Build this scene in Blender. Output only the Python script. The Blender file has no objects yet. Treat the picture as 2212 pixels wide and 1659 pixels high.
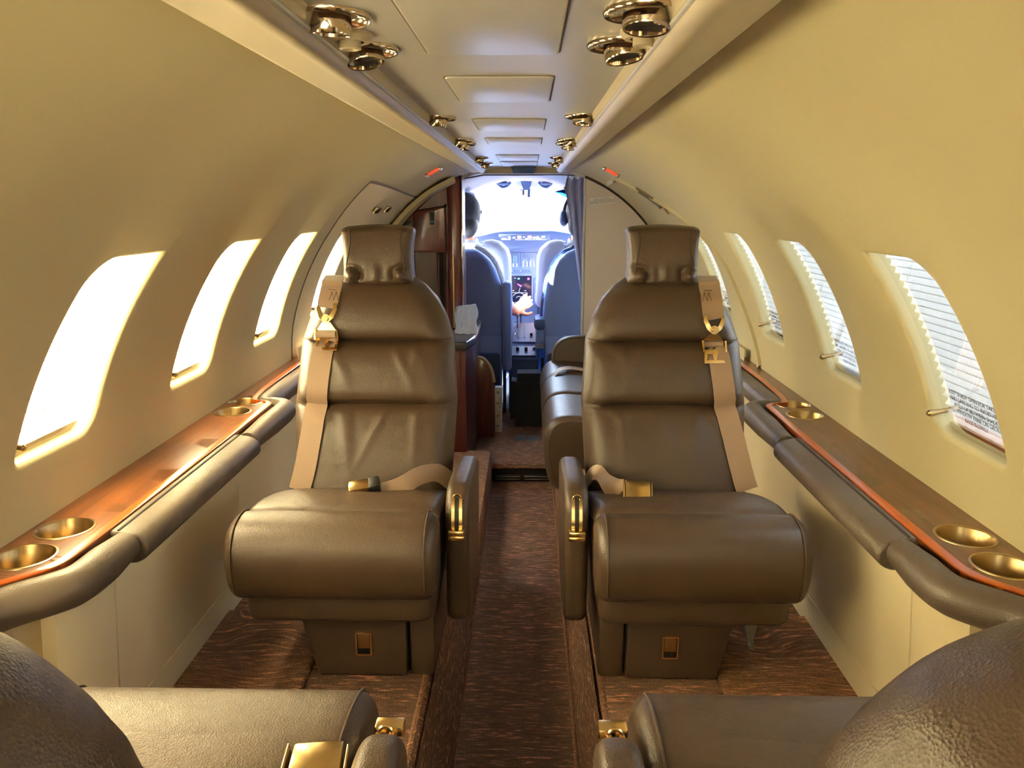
SUN, SKY0, SKY1, EXPO, FWD, SUNDIR = 300, 14.0, 55.0, 0.12, .12, (-.84, .12, .42)
import bpy, bmesh, math, random
from mathutils import Vector, Matrix, Euler
random.seed(7)
sc = bpy.context.scene
C = sc.collection
sin, cos, pi, exp, sqrt = math.sin, math.cos, math.pi, math.exp, math.sqrt
WL = {}

# ------------------------------------------------------------------ helpers
def lin(c):
    return tuple((x / 255 / 12.92) if x / 255 <= .04045 else ((x / 255 + .055) / 1.055) ** 2.4 for x in c)

def smooth01(t):
    t = max(0., min(1., t)); return t * t * (3 - 2 * t)

def interp(tab, z):
    if z <= tab[0][0]: return tab[0][1]
    for (a, va), (b, vb) in zip(tab, tab[1:]):
        if z <= b:
            return va + (vb - va) * (z - a) / (b - a)
    return tab[-1][1]

def cat(pts, n=6, closed=False):
    """Catmull-Rom through tuples"""
    out = []; L = len(pts); segs = L if closed else L - 1
    g = (lambda i: pts[i % L]) if closed else (lambda i: pts[max(0, min(L - 1, i))])
    for i in range(segs):
        p0, p1, p2, p3 = g(i - 1), g(i), g(i + 1), g(i + 2)
        for k in range(n):
            t = k / n
            out.append(tuple(.5 * (2 * b + (c - a) * t + (2 * a - 5 * b + 4 * c - d) * t * t + (3 * b - a - 3 * c + d) * t ** 3)
                             for a, b, c, d in zip(p0, p1, p2, p3)))
    if not closed: out.append(tuple(pts[-1]))
    return out

def chaikin(pts, n=3):
    for _ in range(n):
        q = [pts[0]]
        for a, b in zip(pts, pts[1:]):
            q += [tuple(.75 * x + .25 * y for x, y in zip(a, b)), tuple(.25 * x + .75 * y for x, y in zip(a, b))]
        pts = q + [pts[-1]]
    return pts

def rrect(w, h, r, ne=8, nh=4, nc=5):
    r = min(r, w * .999, h * .999); out = []
    def seg(a, b, n):
        for i in range(n):
            t = i / n; out.append((a[0] + (b[0] - a[0]) * t, a[1] + (b[1] - a[1]) * t))
    def arc(cx, cy, a0, n):
        for i in range(n):
            a = a0 + pi / 2 * i / n; out.append((cx + r * cos(a), cy + r * sin(a)))
    seg((w, -h + r), (w, h - r), nh); arc(w - r, h - r, 0, nc)
    seg((w - r, h), (-w + r, h), ne); arc(-w + r, h - r, pi / 2, nc)
    seg((-w, h - r), (-w, -h + r), nh); arc(-w + r, -h + r, pi, nc)
    seg((-w + r, -h), (w - r, -h), ne); arc(w - r, -h + r, -pi / 2, nc)
    return out

class MB:
    def __init__(s): s.v = []; s.f = []
    def add(s, vs, fs):
        o = len(s.v); s.v += [tuple(v) for v in vs]; s.f += [tuple(i + o for i in f) for f in fs]; return s
    def frombm(s, bm, mat=None):
        if mat is not None: bmesh.ops.transform(bm, matrix=mat, verts=bm.verts)
        bm.verts.index_update()
        s.add([v.co.copy() for v in bm.verts], [[v.index for v in f.verts] for f in bm.faces]); bm.free(); return s
    def box(s, c, d, r=0, rot=None, seg=2):
        bm = bmesh.new(); bmesh.ops.create_cube(bm, size=1)
        bmesh.ops.scale(bm, vec=d, verts=bm.verts)
        if r: bmesh.ops.bevel(bm, geom=bm.edges[:], offset=r, segments=seg, affect='EDGES', profile=.5)
        m = Matrix.Translation(c)
        if rot: m = m @ Euler(rot).to_matrix().to_4x4()
        return s.frombm(bm, m)
    def box2(s, a, b, r=0, seg=2):
        return s.box([(x + y) / 2 for x, y in zip(a, b)], [abs(y - x) for x, y in zip(a, b)], r, None, seg)
    def loft(s, loops, cap=True, closed=True, ngon=False):
        n = len(loops[0]); vs = []; fs = []
        for L in loops: vs += list(L)
        for i in range(len(loops) - 1):
            for j in range(n if closed else n - 1):
                k = (j + 1) % n
                fs.append((i * n + j, i * n + k, (i + 1) * n + k, (i + 1) * n + j))
        if cap and closed:
            for i in (0, len(loops) - 1):
                L = loops[i]
                if ngon: fs.append(tuple(i * n + j for j in range(n))); continue
                c = [sum(p[q] for p in L) / n for q in range(3)]
                vs.append(c); ci = len(vs) - 1
                for j in range(n): fs.append((i * n + j, i * n + (j + 1) % n, ci))
        return s.add(vs, fs)
    def grid(s, fn, nu, nv):
        vs = [fn(i / nu, j / nv) for i in range(nu + 1) for j in range(nv + 1)]
        fs = [(i * (nv + 1) + j, (i + 1) * (nv + 1) + j, (i + 1) * (nv + 1) + j + 1, i * (nv + 1) + j + 1)
              for i in range(nu) for j in range(nv)]
        return s.add(vs, fs)
    def tube(s, pts, r, n=10, cap=True, squash=None):
        P = [Vector(p) for p in pts]; loops = []
        up = Vector((0, 0, 1)); prev = None
        for i, p in enumerate(P):
            t = (P[min(i + 1, len(P) - 1)] - P[max(i - 1, 0)]).normalized()
            if prev is None:
                a = t.cross(up) if abs(t.dot(up)) < .95 else t.cross(Vector((0, 1, 0)))
                a.normalize()
            else:
                a = prev - t * prev.dot(t); a.normalize()
            prev = a; b = a.cross(t)
            rr = r[i] if isinstance(r, (list, tuple)) else r
            loops.append([p + a * rr * cos(2 * pi * k / n) + b * rr * (squash or 1) * sin(2 * pi * k / n) for k in range(n)])
        return s.loft(loops, cap)
    def strap(s, pts, wd, width, th=.0024):
        loops = []; P = [Vector(p) for p in pts]
        for i, p in enumerate(P):
            t = (P[min(i + 1, len(P) - 1)] - P[max(i - 1, 0)]).normalized()
            w = Vector(wd[i] if isinstance(wd, list) else wd); w = (w - t * w.dot(t)).normalized()
            n = w.cross(t); ww = (width[i] if isinstance(width, list) else width) / 2
            loops.append([p + w * ww + n * th / 2, p - w * ww + n * th / 2, p - w * ww - n * th / 2, p + w * ww - n * th / 2])
        return s.loft(loops)
    def lathe(s, prof, n=24, mat=None):
        loops = [[Vector((max(r, 1e-5) * cos(2 * pi * k / n), max(r, 1e-5) * sin(2 * pi * k / n), z)) for k in range(n)] for r, z in prof]
        if mat is not None: loops = [[mat @ p for p in L] for L in loops]
        return s.loft(loops, False)
    def ball(s, c, rad, rot=None, sub=3):
        bm = bmesh.new(); bmesh.ops.create_icosphere(bm, subdivisions=sub, radius=1)
        m = Matrix.Translation(c)
        if rot: m = m @ Euler(rot).to_matrix().to_4x4()
        rad = rad if isinstance(rad, (tuple, list)) else (rad,) * 3
        return s.frombm(bm, m @ Matrix.Diagonal((*rad, 1)))
    def cyl(s, a, b, r, n=16, r2=None):
        return s.tube([a, b], [r, r if r2 is None else r2], n)
    def prism(s, poly, fn, c0, c1, r=0, ns=3, mid=1, disp=None):
        """closed 2-D outline swept from c0 to c1 with rounded rims; fn(a, b, c) -> point"""
        n = len(poly); ar = sum(poly[i][0] * poly[(i + 1) % n][1] - poly[(i + 1) % n][0] * poly[i][1] for i in range(n))
        sg = 1 if ar > 0 else -1; nor = []
        for i in range(n):
            a, b = poly[i - 1], poly[(i + 1) % n]; dx, dy = b[0] - a[0], b[1] - a[1]; l = sqrt(dx * dx + dy * dy) or 1
            nor.append((-dy / l * sg, dx / l * sg))
        st = []
        sc_ = 1 if c1 > c0 else -1
        if r:
            for i in range(ns): t = i / ns * pi / 2; st.append((c0 + sc_ * r * (1 - cos(t)), r * (1 - sin(t))))
        for i in range(mid + 1): st.append((c0 + sc_ * r + (c1 - c0 - 2 * sc_ * r) * i / mid, 0))
        if r:
            for i in reversed(range(ns)): t = i / ns * pi / 2; st.append((c1 - sc_ * r * (1 - cos(t)), r * (1 - sin(t))))
        loops = []
        for c, ins in st:
            L = []
            for (a, b), (na, nb) in zip(poly, nor):
                aa, bb = a + na * ins, b + nb * ins
                if disp:
                    d = disp(aa, bb, c); aa -= na * d; bb -= nb * d
                L.append(fn(aa, bb, c))
            loops.append(L)
        return s.loft(loops, True, True, True)
    def pieces(s):
        p = list(range(len(s.v)))
        def find(i):
            while p[i] != i: p[i] = p[p[i]]; i = p[i]
            return i
        for f in s.f:
            a = find(f[0])
            for q in f[1:]: p[find(q)] = a
        g = {}
        for f in s.f: g.setdefault(find(f[0]), []).append(f)
        out = []
        for fs in g.values():
            m = MB(); ix = {}
            for f in fs:
                for i in f:
                    if i not in ix: ix[i] = len(m.v); m.v.append(s.v[i])
                m.f.append(tuple(ix[i] for i in f))
            out.append(m)
        return out
    def each(s, name, mat, parent=None, **k):
        return [m.build(name, mat, parent, **k) for m in s.pieces()]
    def build(s, name, mat, parent=None, ang=40, label=None, kind=None, cat_=None, group=None, origin=None, normals=True, doubles=0):
        me = bpy.data.meshes.new(name)
        xs, ys, zs = zip(*s.v)
        if origin is None:
            origin = Vector(((min(xs) + max(xs)) / 2, (min(ys) + max(ys)) / 2, (min(zs) + max(zs)) / 2 if parent else min(zs)))
        origin = Vector(origin)
        me.from_pydata([(v[0] - origin[0], v[1] - origin[1], v[2] - origin[2]) for v in s.v], [], s.f)
        bm = bmesh.new(); bm.from_mesh(me)
        if doubles: bmesh.ops.remove_doubles(bm, verts=bm.verts, dist=doubles)
        if normals: bmesh.ops.recalc_face_normals(bm, faces=bm.faces)
        lim = math.radians(ang)
        for f in bm.faces: f.smooth = True
        for e in bm.edges:
            if len(e.link_faces) == 2 and e.calc_face_angle(0) > lim: e.smooth = False
        bm.to_mesh(me); bm.free()
        for m in (mat if isinstance(mat, list) else [mat]): me.materials.append(m)
        ob = bpy.data.objects.new(name, me); C.objects.link(ob)
        place(ob, parent, origin)
        tag(ob, label, cat_, group, kind)
        return ob

def place(ob, parent, origin):
    WL[ob] = Vector(origin)
    if parent is not None:
        ob.parent = parent; ob.location = Vector(origin) - WL[parent]
    else:
        ob.location = origin

def tag(o, label=None, cat_=None, group=None, kind=None):
    if label: o['label'] = label
    if cat_: o['category'] = cat_
    if group: o['group'] = group
    if kind: o['kind'] = kind
    return o

def thing(name, label, cat_, loc, group=None, kind=None):
    o = bpy.data.objects.new(name, None); C.objects.link(o); o.empty_display_size = .05
    place(o, None, loc); return tag(o, label, cat_, group, kind)

def dup(root, off, label=None, group=None):
    r = root.copy(); C.objects.link(r); r.location = root.location + Vector(off); WL[r] = WL[root] + Vector(off)
    if label: r['label'] = label
    if group: r['group'] = group
    for ch in list(root.children):
        c = ch.copy(); C.objects.link(c); c.parent = r
        for g in ch.children:
            d = g.copy(); C.objects.link(d); d.parent = c
    return r

def baked(ob):
    """apply an object's modifiers to its mesh"""
    dg = bpy.context.evaluated_depsgraph_get(); dg.update()
    me = bpy.data.meshes.new_from_object(ob.evaluated_get(dg))
    old = ob.data; ob.modifiers.clear(); ob.data = me
    for p in me.polygons: p.use_smooth = True
    bm = bmesh.new(); bm.from_mesh(me)
    for e in bm.edges:
        if len(e.link_faces) == 2 and e.calc_face_angle(0) > .7: e.smooth = False
    bm.to_mesh(me); bm.free()
    return ob

def cut(ob, mb):
    c = mb.build('cutter', bpy.data.materials[0]); m = ob.modifiers.new('b', 'BOOLEAN'); m.operation = 'DIFFERENCE'; m.object = c; m.solver = 'EXACT'
    baked(ob); bpy.data.objects.remove(c)

def remesh(ob, vox, it=4):
    m = ob.modifiers.new('r', 'REMESH'); m.mode = 'VOXEL'; m.voxel_size = vox
    m2 = ob.modifiers.new('s', 'SMOOTH'); m2.iterations = it; m2.factor = .5
    baked(ob)

def text(name, body, size, mat, parent, mw, align='CENTER', label=None, space=1.0):
    cu = bpy.data.curves.new(name, 'FONT'); cu.body = body; cu.size = size; cu.align_x = align; cu.align_y = 'CENTER'; cu.space_line = space
    cu.extrude = .0002
    o = bpy.data.objects.new(name, cu); C.objects.link(o)
    dg = bpy.context.evaluated_depsgraph_get(); dg.update()
    me = bpy.data.meshes.new_from_object(o.evaluated_get(dg)); bpy.data.objects.remove(o)
    me.transform(mw.to_3x3().to_4x4()); me.materials.clear(); me.materials.append(mat)
    ob = bpy.data.objects.new(name, me); C.objects.link(ob); place(ob, parent, mw.translation)
    tag(ob, label); return ob

# ---------------------------------------------------------------- materials
class NT:
    def __init__(s, name):
        s.m = bpy.data.materials.new(name); s.m.use_nodes = True; s.t = s.m.node_tree; s.N = s.t.nodes; s.L = s.t.links
        s.b = s.N['Principled BSDF']
    def n(s, ty, **k):
        o = s.N.new('ShaderNode' + ty)
        for a, v in k.items(): setattr(o, a, v)
        return o
    def link(s, a, b): s.L.new(a, b)
    def coords(s, scale=(1, 1, 1), kind='Object', rot=(0, 0, 0)):
        tc = s.n('TexCoord'); mp = s.n('Mapping'); mp.inputs['Scale'].default_value = scale; mp.inputs['Rotation'].default_value = rot
        s.link(tc.outputs[kind], mp.inputs['Vector']); return mp.outputs['Vector']
    def ramp(s, fac, stops):
        r = s.n('ValToRGB'); e = r.color_ramp.elements
        while len(e) < len(stops): e.new(.5)
        for el, (p, c) in zip(e, stops): el.position = p; el.color = (*c, 1)
        s.link(fac, r.inputs['Fac']); return r.outputs['Color']
    def bump(s, h, strength=.3, dist=.001):
        b = s.n('Bump'); b.inputs['Strength'].default_value = strength; b.inputs['Distance'].default_value = dist
        s.link(h, b.inputs['Height']); s.link(b.outputs['Normal'], s.b.inputs['Normal'])

def mat(name, col, rough=.5, metal=0, spec=.5, coat=0, noise=None, bump=None, emit=None, alpha=None, sheen=0, vary=0):
    t = NT(name); b = t.b; c = lin(col)
    b.inputs['Base Color'].default_value = (*c, 1); b.inputs['Roughness'].default_value = rough
    b.inputs['Metallic'].default_value = metal; b.inputs['Specular IOR Level'].default_value = spec
    b.inputs['Coat Weight'].default_value = coat; b.inputs['Coat Roughness'].default_value = .08
    b.inputs['Sheen Weight'].default_value = sheen
    if emit: b.inputs['Emission Color'].default_value = (*lin(emit[0]), 1); b.inputs['Emission Strength'].default_value = emit[1]
    if vary:
        nz = t.n('TexNoise'); nz.inputs['Scale'].default_value = 9; nz.inputs['Detail'].default_value = 4
        t.link(t.coords(), nz.inputs['Vector'])
        t.link(t.ramp(nz.outputs['Fac'], [(.3, tuple(x * (1 - vary) for x in c)), (.7, tuple(min(1, x * (1 + vary)) for x in c))]), b.inputs['Base Color'])
    if bump:
        nz = t.n('TexNoise'); nz.inputs['Scale'].default_value = bump[0]; nz.inputs['Detail'].default_value = 3
        t.link(t.coords(), nz.inputs['Vector']); t.bump(nz.outputs['Fac'], bump[1], bump[2] if len(bump) > 2 else .001)
    return t.m

def leather(name, col, rough=.42, scale=520, strength=.28):
    t = NT(name); b = t.b; c = lin(col); v = t.coords()
    nz = t.n('TexNoise'); nz.inputs['Scale'].default_value = 6; nz.inputs['Detail'].default_value = 5; t.link(v, nz.inputs['Vector'])
    t.link(t.ramp(nz.outputs['Fac'], [(.3, tuple(x * .88 for x in c)), (.7, tuple(x * 1.1 for x in c))]), b.inputs['Base Color'])
    b.inputs['Specular IOR Level'].default_value = .5
    vo = t.n('TexVoronoi'); vo.inputs['Scale'].default_value = scale; t.link(v, vo.inputs['Vector'])
    n2 = t.n('TexNoise'); n2.inputs['Scale'].default_value = 70; n2.inputs['Detail'].default_value = 4; t.link(v, n2.inputs['Vector'])
    mx = t.n('Math', operation='MULTIPLY_ADD'); mx.inputs[1].default_value = 1.3
    t.link(n2.outputs['Fac'], mx.inputs[0]); t.link(vo.outputs['Distance'], mx.inputs[2])
    t.bump(mx.outputs[0], strength, .0012)
    mr = t.n('MapRange'); mr.inputs['To Min'].default_value = rough - .08; mr.inputs['To Max'].default_value = rough + .1
    t.link(n2.outputs['Fac'], mr.inputs['Value']); t.link(mr.outputs[0], b.inputs['Roughness'])
    return t.m

def carpet(name, base, fleck, wavy, sc_=(22, 190, 190)):
    t = NT(name); b = t.b; v = t.coords((1, 1, 1))
    src = v
    if wavy:
        w = t.n('TexNoise'); w.inputs['Scale'].default_value = 3.2; w.inputs['Detail'].default_value = 1; t.link(v, w.inputs['Vector'])
        ad = t.n('VectorMath', operation='MULTIPLY_ADD'); ad.inputs[1].default_value = (.0, .34, 0)
        t.link(w.outputs['Color'], ad.inputs[0]); t.link(v, ad.inputs[2]); src = ad.outputs[0]
    mp = t.n('Mapping'); mp.inputs['Scale'].default_value = sc_; t.link(src, mp.inputs['Vector'])
    nz = t.n('TexNoise'); nz.inputs['Scale'].default_value = 1; nz.inputs['Detail'].default_value = 2.5; nz.inputs['Roughness'].default_value = .6
    t.link(mp.outputs[0], nz.inputs['Vector'])
    c1, c2 = lin(base), lin(fleck)
    m1 = t.ramp(nz.outputs['Fac'], [(.30, tuple(x * .6 for x in c1)), (.52, c1), (.58, c1), (.67, c2)])
    n2 = t.n('TexNoise'); n2.inputs['Scale'].default_value = 420; n2.inputs['Detail'].default_value = 2; t.link(v, n2.inputs['Vector'])
    mx = t.n('MixRGB', blend_type='MULTIPLY'); mx.inputs['Fac'].default_value = .75
    t.link(m1, mx.inputs['Color1']); t.link(t.ramp(n2.outputs['Fac'], [(.3, (.35,) * 3), (.7, (1.25,) * 3)]), mx.inputs['Color2'])
    t.link(mx.outputs[0], b.inputs['Base Color']); b.inputs['Roughness'].default_value = .95; b.inputs['Specular IOR Level'].default_value = .1
    t.bump(n2.outputs["Fac"], .7, .004); return t.m

def wood(name, dark, light, rough=.3, coat=.8, scale=(14, 1.2, 14), mid=.5):
    t = NT(name); b = t.b; v = t.coords(scale)
    nz = t.n('TexNoise'); nz.inputs['Scale'].default_value = 3; nz.inputs['Detail'].default_value = 7; nz.inputs['Distortion'].default_value = 1.1
    t.link(v, nz.inputs['Vector'])
    t.link(t.ramp(nz.outputs['Fac'], [(.28, lin(dark)), (mid + .02, lin(tuple((a + c) / 2 for a, c in zip(dark, light)))), (.74, lin(light))]), b.inputs['Base Color'])
    b.inputs['Roughness'].default_value = rough; b.inputs['Coat Weight'].default_value = coat; b.inputs['Coat Roughness'].default_value = .12
    return t.m

def pane(name, tint=(1, 1, 1), gloss=.07):
    t = NT(name); t.N.remove(t.b); tr = t.n('BsdfTransparent'); tr.inputs[0].default_value = (*tint, 1)
    gl = t.n('BsdfGlossy'); gl.inputs['Roughness'].default_value = .03; mx = t.n('MixShader'); fr = t.n('Fresnel'); fr.inputs[0].default_value = 1.35
    mp = t.n('Math', operation='MULTIPLY_ADD'); mp.inputs[1].default_value = .8; mp.inputs[2].default_value = gloss * .4
    t.link(fr.outputs[0], mp.inputs[0]); t.link(mp.outputs[0], mx.inputs[0]); t.link(tr.outputs[0], mx.inputs[1]); t.link(gl.outputs[0], mx.inputs[2])
    t.link(mx.outputs[0], t.N['Material Output'].inputs[0]); return t.m

def shade_mat(name, dif, tra, k=.55, fwd=0, rough=.72):
    t = NT(name); t.N.remove(t.b); d = t.n('BsdfDiffuse'); d.inputs[0].default_value = (*lin(dif), 1)
    tr = t.n('BsdfTranslucent'); tr.inputs[0].default_value = (*lin(tra), 1); mx = t.n('MixShader'); mx.inputs[0].default_value = k
    t.link(d.outputs[0], mx.inputs[1]); t.link(tr.outputs[0], mx.inputs[2]); out = mx.outputs[0]
    if fwd:
        rf = t.n('BsdfRefraction'); rf.inputs['Color'].default_value = (*lin(tra), 1); rf.inputs['Roughness'].default_value = rough; rf.inputs['IOR'].default_value = .75
        m2 = t.n('MixShader'); m2.inputs[0].default_value = fwd; t.link(out, m2.inputs[1]); t.link(rf.outputs[0], m2.inputs[2]); out = m2.outputs[0]
    t.link(out, t.N['Material Output'].inputs[0]); return t.m

M = {}
M['wall'] = mat('cream_sidewall', (194, 184, 146), .62, bump=(260, .12, .001), spec=.25)
M['panel'] = mat('cream_panel', (224, 210, 172), .5, bump=(320, .1, .001), spec=.3)
M['ceil'] = mat('ceiling_vinyl', (182, 180, 176), .34, bump=(140, .1, .002), spec=.45)
M['soffit'] = mat('soffit_vinyl', (172, 160, 134), .42, bump=(220, .12, .001), spec=.4)
M['groove'] = mat('dark_gap', (40, 34, 28), .8)
M['softgap'] = mat('panel_joint', (112, 100, 84), .7)
M['leather'] = leather('brown_leather', (70, 54, 40), .40)
M['leather_pad'] = leather('brown_leather_pad', (90, 78, 66), .45, 420)
M['stitch'] = mat('stitching', (70, 54, 40), .8)
M['belt'] = mat('webbing', (150, 124, 102), .55, bump=(600, .3, .0008), sheen=.4)
M['gold'] = mat('brushed_gold', (236, 204, 144), .24, 1, bump=(60, .04, .001))
M['brass'] = mat('aged_brass', (172, 148, 106), .3, 1)
M['chrome'] = mat('polished_nickel', (188, 172, 152), .1, 1)
M['steel'] = mat('steel', (150, 150, 150), .35, 1)
M['darkrail'] = mat('seat_track', (44, 48, 58), .6)
M['black'] = mat('black_plastic', (16, 16, 17), .45)
M['carpet'] = carpet('carpet_runner', (132, 102, 82), (226, 154, 118), False)
M['carpet2'] = carpet('carpet_wavy', (146, 108, 82), (228, 160, 118), True)
M['carpet3'] = carpet('carpet_riser', (122, 90, 70), (214, 168, 124), True, (120, 40, 150))
M['wood'] = wood('ledge_veneer', (84, 45, 19), (124, 72, 34), .34, .4)
M['woodedge'] = wood('ledge_wood_edge', (158, 68, 18), (204, 104, 34), .3, .4)
M['cherry'] = wood('cherry_veneer', (78, 36, 34), (130, 70, 66), .3, .7, (10, 10, 1.2))
M['cherryred'] = wood('cherry_red_veneer', (56, 18, 14), (86, 30, 22), .35, .5, (10, 10, 1.2))
M['counter'] = mat('dark_counter', (44, 42, 44), .25, spec=.6)
M['pane'] = pane('clear_pane')
M['shadeL'] = shade_mat('pleated_shade_sunlit_tone', (236, 228, 206), (255, 240, 194), .5, FWD)  # sunlit copy of the shade fabric, warm sun tone put into its colour
M['shadeR'] = shade_mat('pleated_shade_shaded_tone', (240, 236, 226), (244, 236, 222), .62)  # shaded-side copy of the same fabric, cooler tone put into its colour
M['rail'] = mat('shade_rail', (176, 156, 118), .55)
M['fold'] = shade_mat('shade_fold_line', (232, 228, 220), (236, 230, 220), .66)
M['shadeD'] = shade_mat('door_shade', (214, 218, 224), (228, 230, 232), .45)
M['ink'] = mat('printing_ink', (120, 112, 96), .8)
M['placard'] = mat('placard_plate', (240, 240, 240), .5)
M['placardink'] = mat('placard_ink', (70, 72, 80), .8)
M['partition'] = mat('glare_greyed_partition', (226, 216, 210), .6, bump=(300, .1, .001))  # tan greyed, with the bluish glare veil put into the colour
M['red'] = mat('red_sign_lens', (226, 84, 52), .35, emit=((255, 90, 60), .35))
M['navy'] = mat('glare_blued_seat_fabric', (122, 146, 202), .75, sheen=.3, bump=(300, .3, .001))  # lightened and blued: the windshield glare veil is put into the fabric colour
M['slate'] = mat('glare_blued_panel', (64, 90, 138), .5, bump=(300, .05, .001))  # blue of the glare veil put into the panel colour
M['slatedark'] = mat('cockpit_dark_paint', (44, 62, 100), .55)
M['ped'] = mat('pedestal_paint', (82, 84, 106), .5)
M['screen'] = mat('dark_screen', (18, 22, 44), .12, emit=((40, 52, 110), .12))
for k, c in dict(white=(225, 235, 255), green=(70, 220, 150), magenta=(235, 90, 225), amber=(240, 210, 110), cyan=(120, 200, 255)).items():
    M['e_' + k] = mat('symbol_' + k, c, .5, emit=(c, .9))
M['e_redlamp'] = mat('annunciator_red', (230, 110, 120), .4, emit=((255, 120, 130), 1.2))
M['e_whitelamp'] = mat('annunciator_white', (240, 245, 255), .4, emit=((240, 245, 255), 1.6))
M['shirt'] = mat('white_shirt', (206, 214, 232), .8, bump=(180, .2, .002), sheen=.2)
M['skin'] = mat('skin', (206, 148, 124), .5, bump=(300, .1, .001))
M['hair'] = mat('dark_hair', (20, 20, 26), .5, bump=(160, .6, .004))
M['trouser'] = mat('dark_trousers', (28, 32, 46), .85)
M['fleece'] = mat('sheepskin', (206, 204, 196), .95, bump=(90, 1, .012), sheen=.6)
M['curtain'] = mat('grey_curtain', (150, 158, 204), .85, sheen=.3)
M['whiteplastic'] = mat('white_plastic', (222, 222, 220), .45)
M['roof'] = mat('cockpit_lining', (206, 208, 212), .6)
M['visor'] = pane('blue_visor', (.16, .5, .85), .1)
M['bag'] = shade_mat('thin_bag_film', (205, 210, 222), (215, 220, 230), .4)
M['greybracket'] = mat('grey_bracket', (92, 90, 84), .55)
M['beigeedge'] = mat('beige_edge_trim', (176, 152, 120), .5)
# ------------------------------------------------------------- cabin shell
def rz(Y): return .757 - .057 * smooth01((Y - 2.6) / 1.4)
def S(side, Y, phi, off=0.):
    return (side * (.757 + off) * cos(phi), Y, .8 + (rz(Y) + off) * sin(phi))

PH0, PH1 = -.05, pi / 2
PD = PH0 + (PH1 - PH0) * 18 / 32
WB, WT = .136, .592                       # window sill / head angles

def win_shift(phi): return .10 * max(0, min(1, (phi - .136) / .456))
def SW(side, Y, phi, off=0.): return S(side, Y + win_shift(phi), phi, off)

def win_loop(yc, wy, inset, N, rad):
    """window outline in (Y, phi) - corners first so it matches the bay rectangle"""
    hs = (WT - WB) / 2 * .757 - inset; hy = wy / 2 - inset
    n = N // 4; out = []
    cor = [(-hy, -hs), (hy, -hs), (hy, hs), (-hy, hs)]
    for q in range(4):
        a, b = cor[q], cor[(q + 1) % 4]
        for i in range(n):
            t = i / n; y = a[0] + (b[0] - a[0]) * t; s = a[1] + (b[1] - a[1]) * t
            # round the corners
            r = max(.006, (.050 if y > 0 and s < 0 else .014 if y > 0 else .060 if s > 0 else .026) - inset)
            dx, dy = abs(y) - (hy - r), abs(s) - (hs - r)
            if dx > 0 and dy > 0:
                l = sqrt(dx * dx + dy * dy)
                y = math.copysign(hy - r + dx / l * r, y); s = math.copysign(hs - r + dy / l * r, s)
            phi = (WB + WT) / 2 + s / .757
            out.append((yc + y, phi))
    return out

def bay(mb, side, y0, y1, p0, p1, yc, wy, off=0., N=128):
    n = N // 4; rect = []
    cor = [(y0, p0), (y1, p0), (y1, p1), (y0, p1)]
    for q in range(4):
        a, b = cor[q], cor[(q + 1) % 4]
        for i in range(n):
            t = i / n; rect.append((a[0] + (b[0] - a[0]) * t, a[1] + (b[1] - a[1]) * t))
    w = win_loop(yc, wy, 0, N, .045); loops = []
    for k in range(9):
        t = k / 8; loops.append([SW(side, a[0] + (b[0] - a[0]) * t, a[1] + (b[1] - a[1]) * t, off) for a, b in zip(rect, w)])
    for k in range(1, 5):
        th = k / 4 * pi / 2; wl = win_loop(yc, wy, .010 * sin(th), N, .045)
        loops.append([SW(side, y, p, off + .010 * (1 - cos(th))) for y, p in wl])
    wl = win_loop(yc, wy, .0105, N, .045); loops.append([SW(side, y, p, off + .034) for y, p in wl])
    mb.loft(loops, False)

def plain(mb, side, y0, y1, p0, p1, ny=6, np_=32, off=0.):
    mb.grid(lambda u, v: SW(side, y0 + (y1 - y0) * u, p0 + (p1 - p0) * v, off), ny, np_)

WY = .236; YC = {-1: (1.228, 1.240), 1: (1.250, 1.262)}
def wcen(side, k): return (1.225 if side < 0 else 1.250) + .53 * k
for side, nm in ((-1, 'left'), (1, 'right')):
    mb = MB()
    b0 = wcen(side, -3) + .265
    plain(mb, side, -.75, b0, PH0, PH1, 6, 32)
    for k in range(-2, 3):
        y = wcen(side, k); bay(mb, side, y - .265, y + .265, PH0, PH1, y, WY)
    yd = wcen(side, 2) + .265
    if side > 0:
        bay(mb, side, yd, 3.25, PH0, PH1, wcen(side, 3) + .06, WY)
        plain(mb, side, 3.25, 4.02, PH0, PH1)
    else:
        plain(mb, side, yd, 3.66, PD, PH1, 32, 14)
        plain(mb, side, 3.66, 4.02, PH0, PD, 6, 32); plain(mb, side, 3.66, 4.02, PD, PH1, 6, 14)
    mb.build('wall_' + nm, M['wall'], kind='structure', doubles=.0006, ang=60, normals=True)
# airstair door on the left, ahead of the seats
mb = MB(); yd = wcen(-1, 2) + .265
bay(mb, -1, yd, 3.66, PH0, PD, wcen(-1, 3) + .06, WY)
door = mb.build('door_1', M['panel'], kind='structure', ang=60)
tag(door, 'cream curved cabin entry door with a bright shaded window behind the left seat')
mb = MB()
mb.tube(chaikin([SW(-1, 3.655, .3 + .54 * i / 12, .002) for i in range(13)] , 1), .006, 8)
mb.build('door_seal', M['groove'], door)
mb = MB(); plain(mb, -1, 2.50, 3.76, .80, 1.0, 12, 8, .03); plain(mb, -1, 3.60, 3.80, PH0, PH1, 4, 32, .03); plain(mb, -1, 2.48, 2.60, PH0, .9, 4, 12, .045)  # unseen backing strips added to stop sun leaking through the door seams
mb.build('sun_leak_backing', M['panel'], door, normals=False)
mb = MB(); mb.tube([SW(-1, yd + (3.66 - yd) * i / 16, .861, .003) for i in range(17)], .006, 8); mb.tube([SW(-1, yd, -.02 + .88 * i / 16, .003) for i in range(17)], .006, 8)
mb.each('door_joint', M['softgap'], door)
mb = MB()
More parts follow.
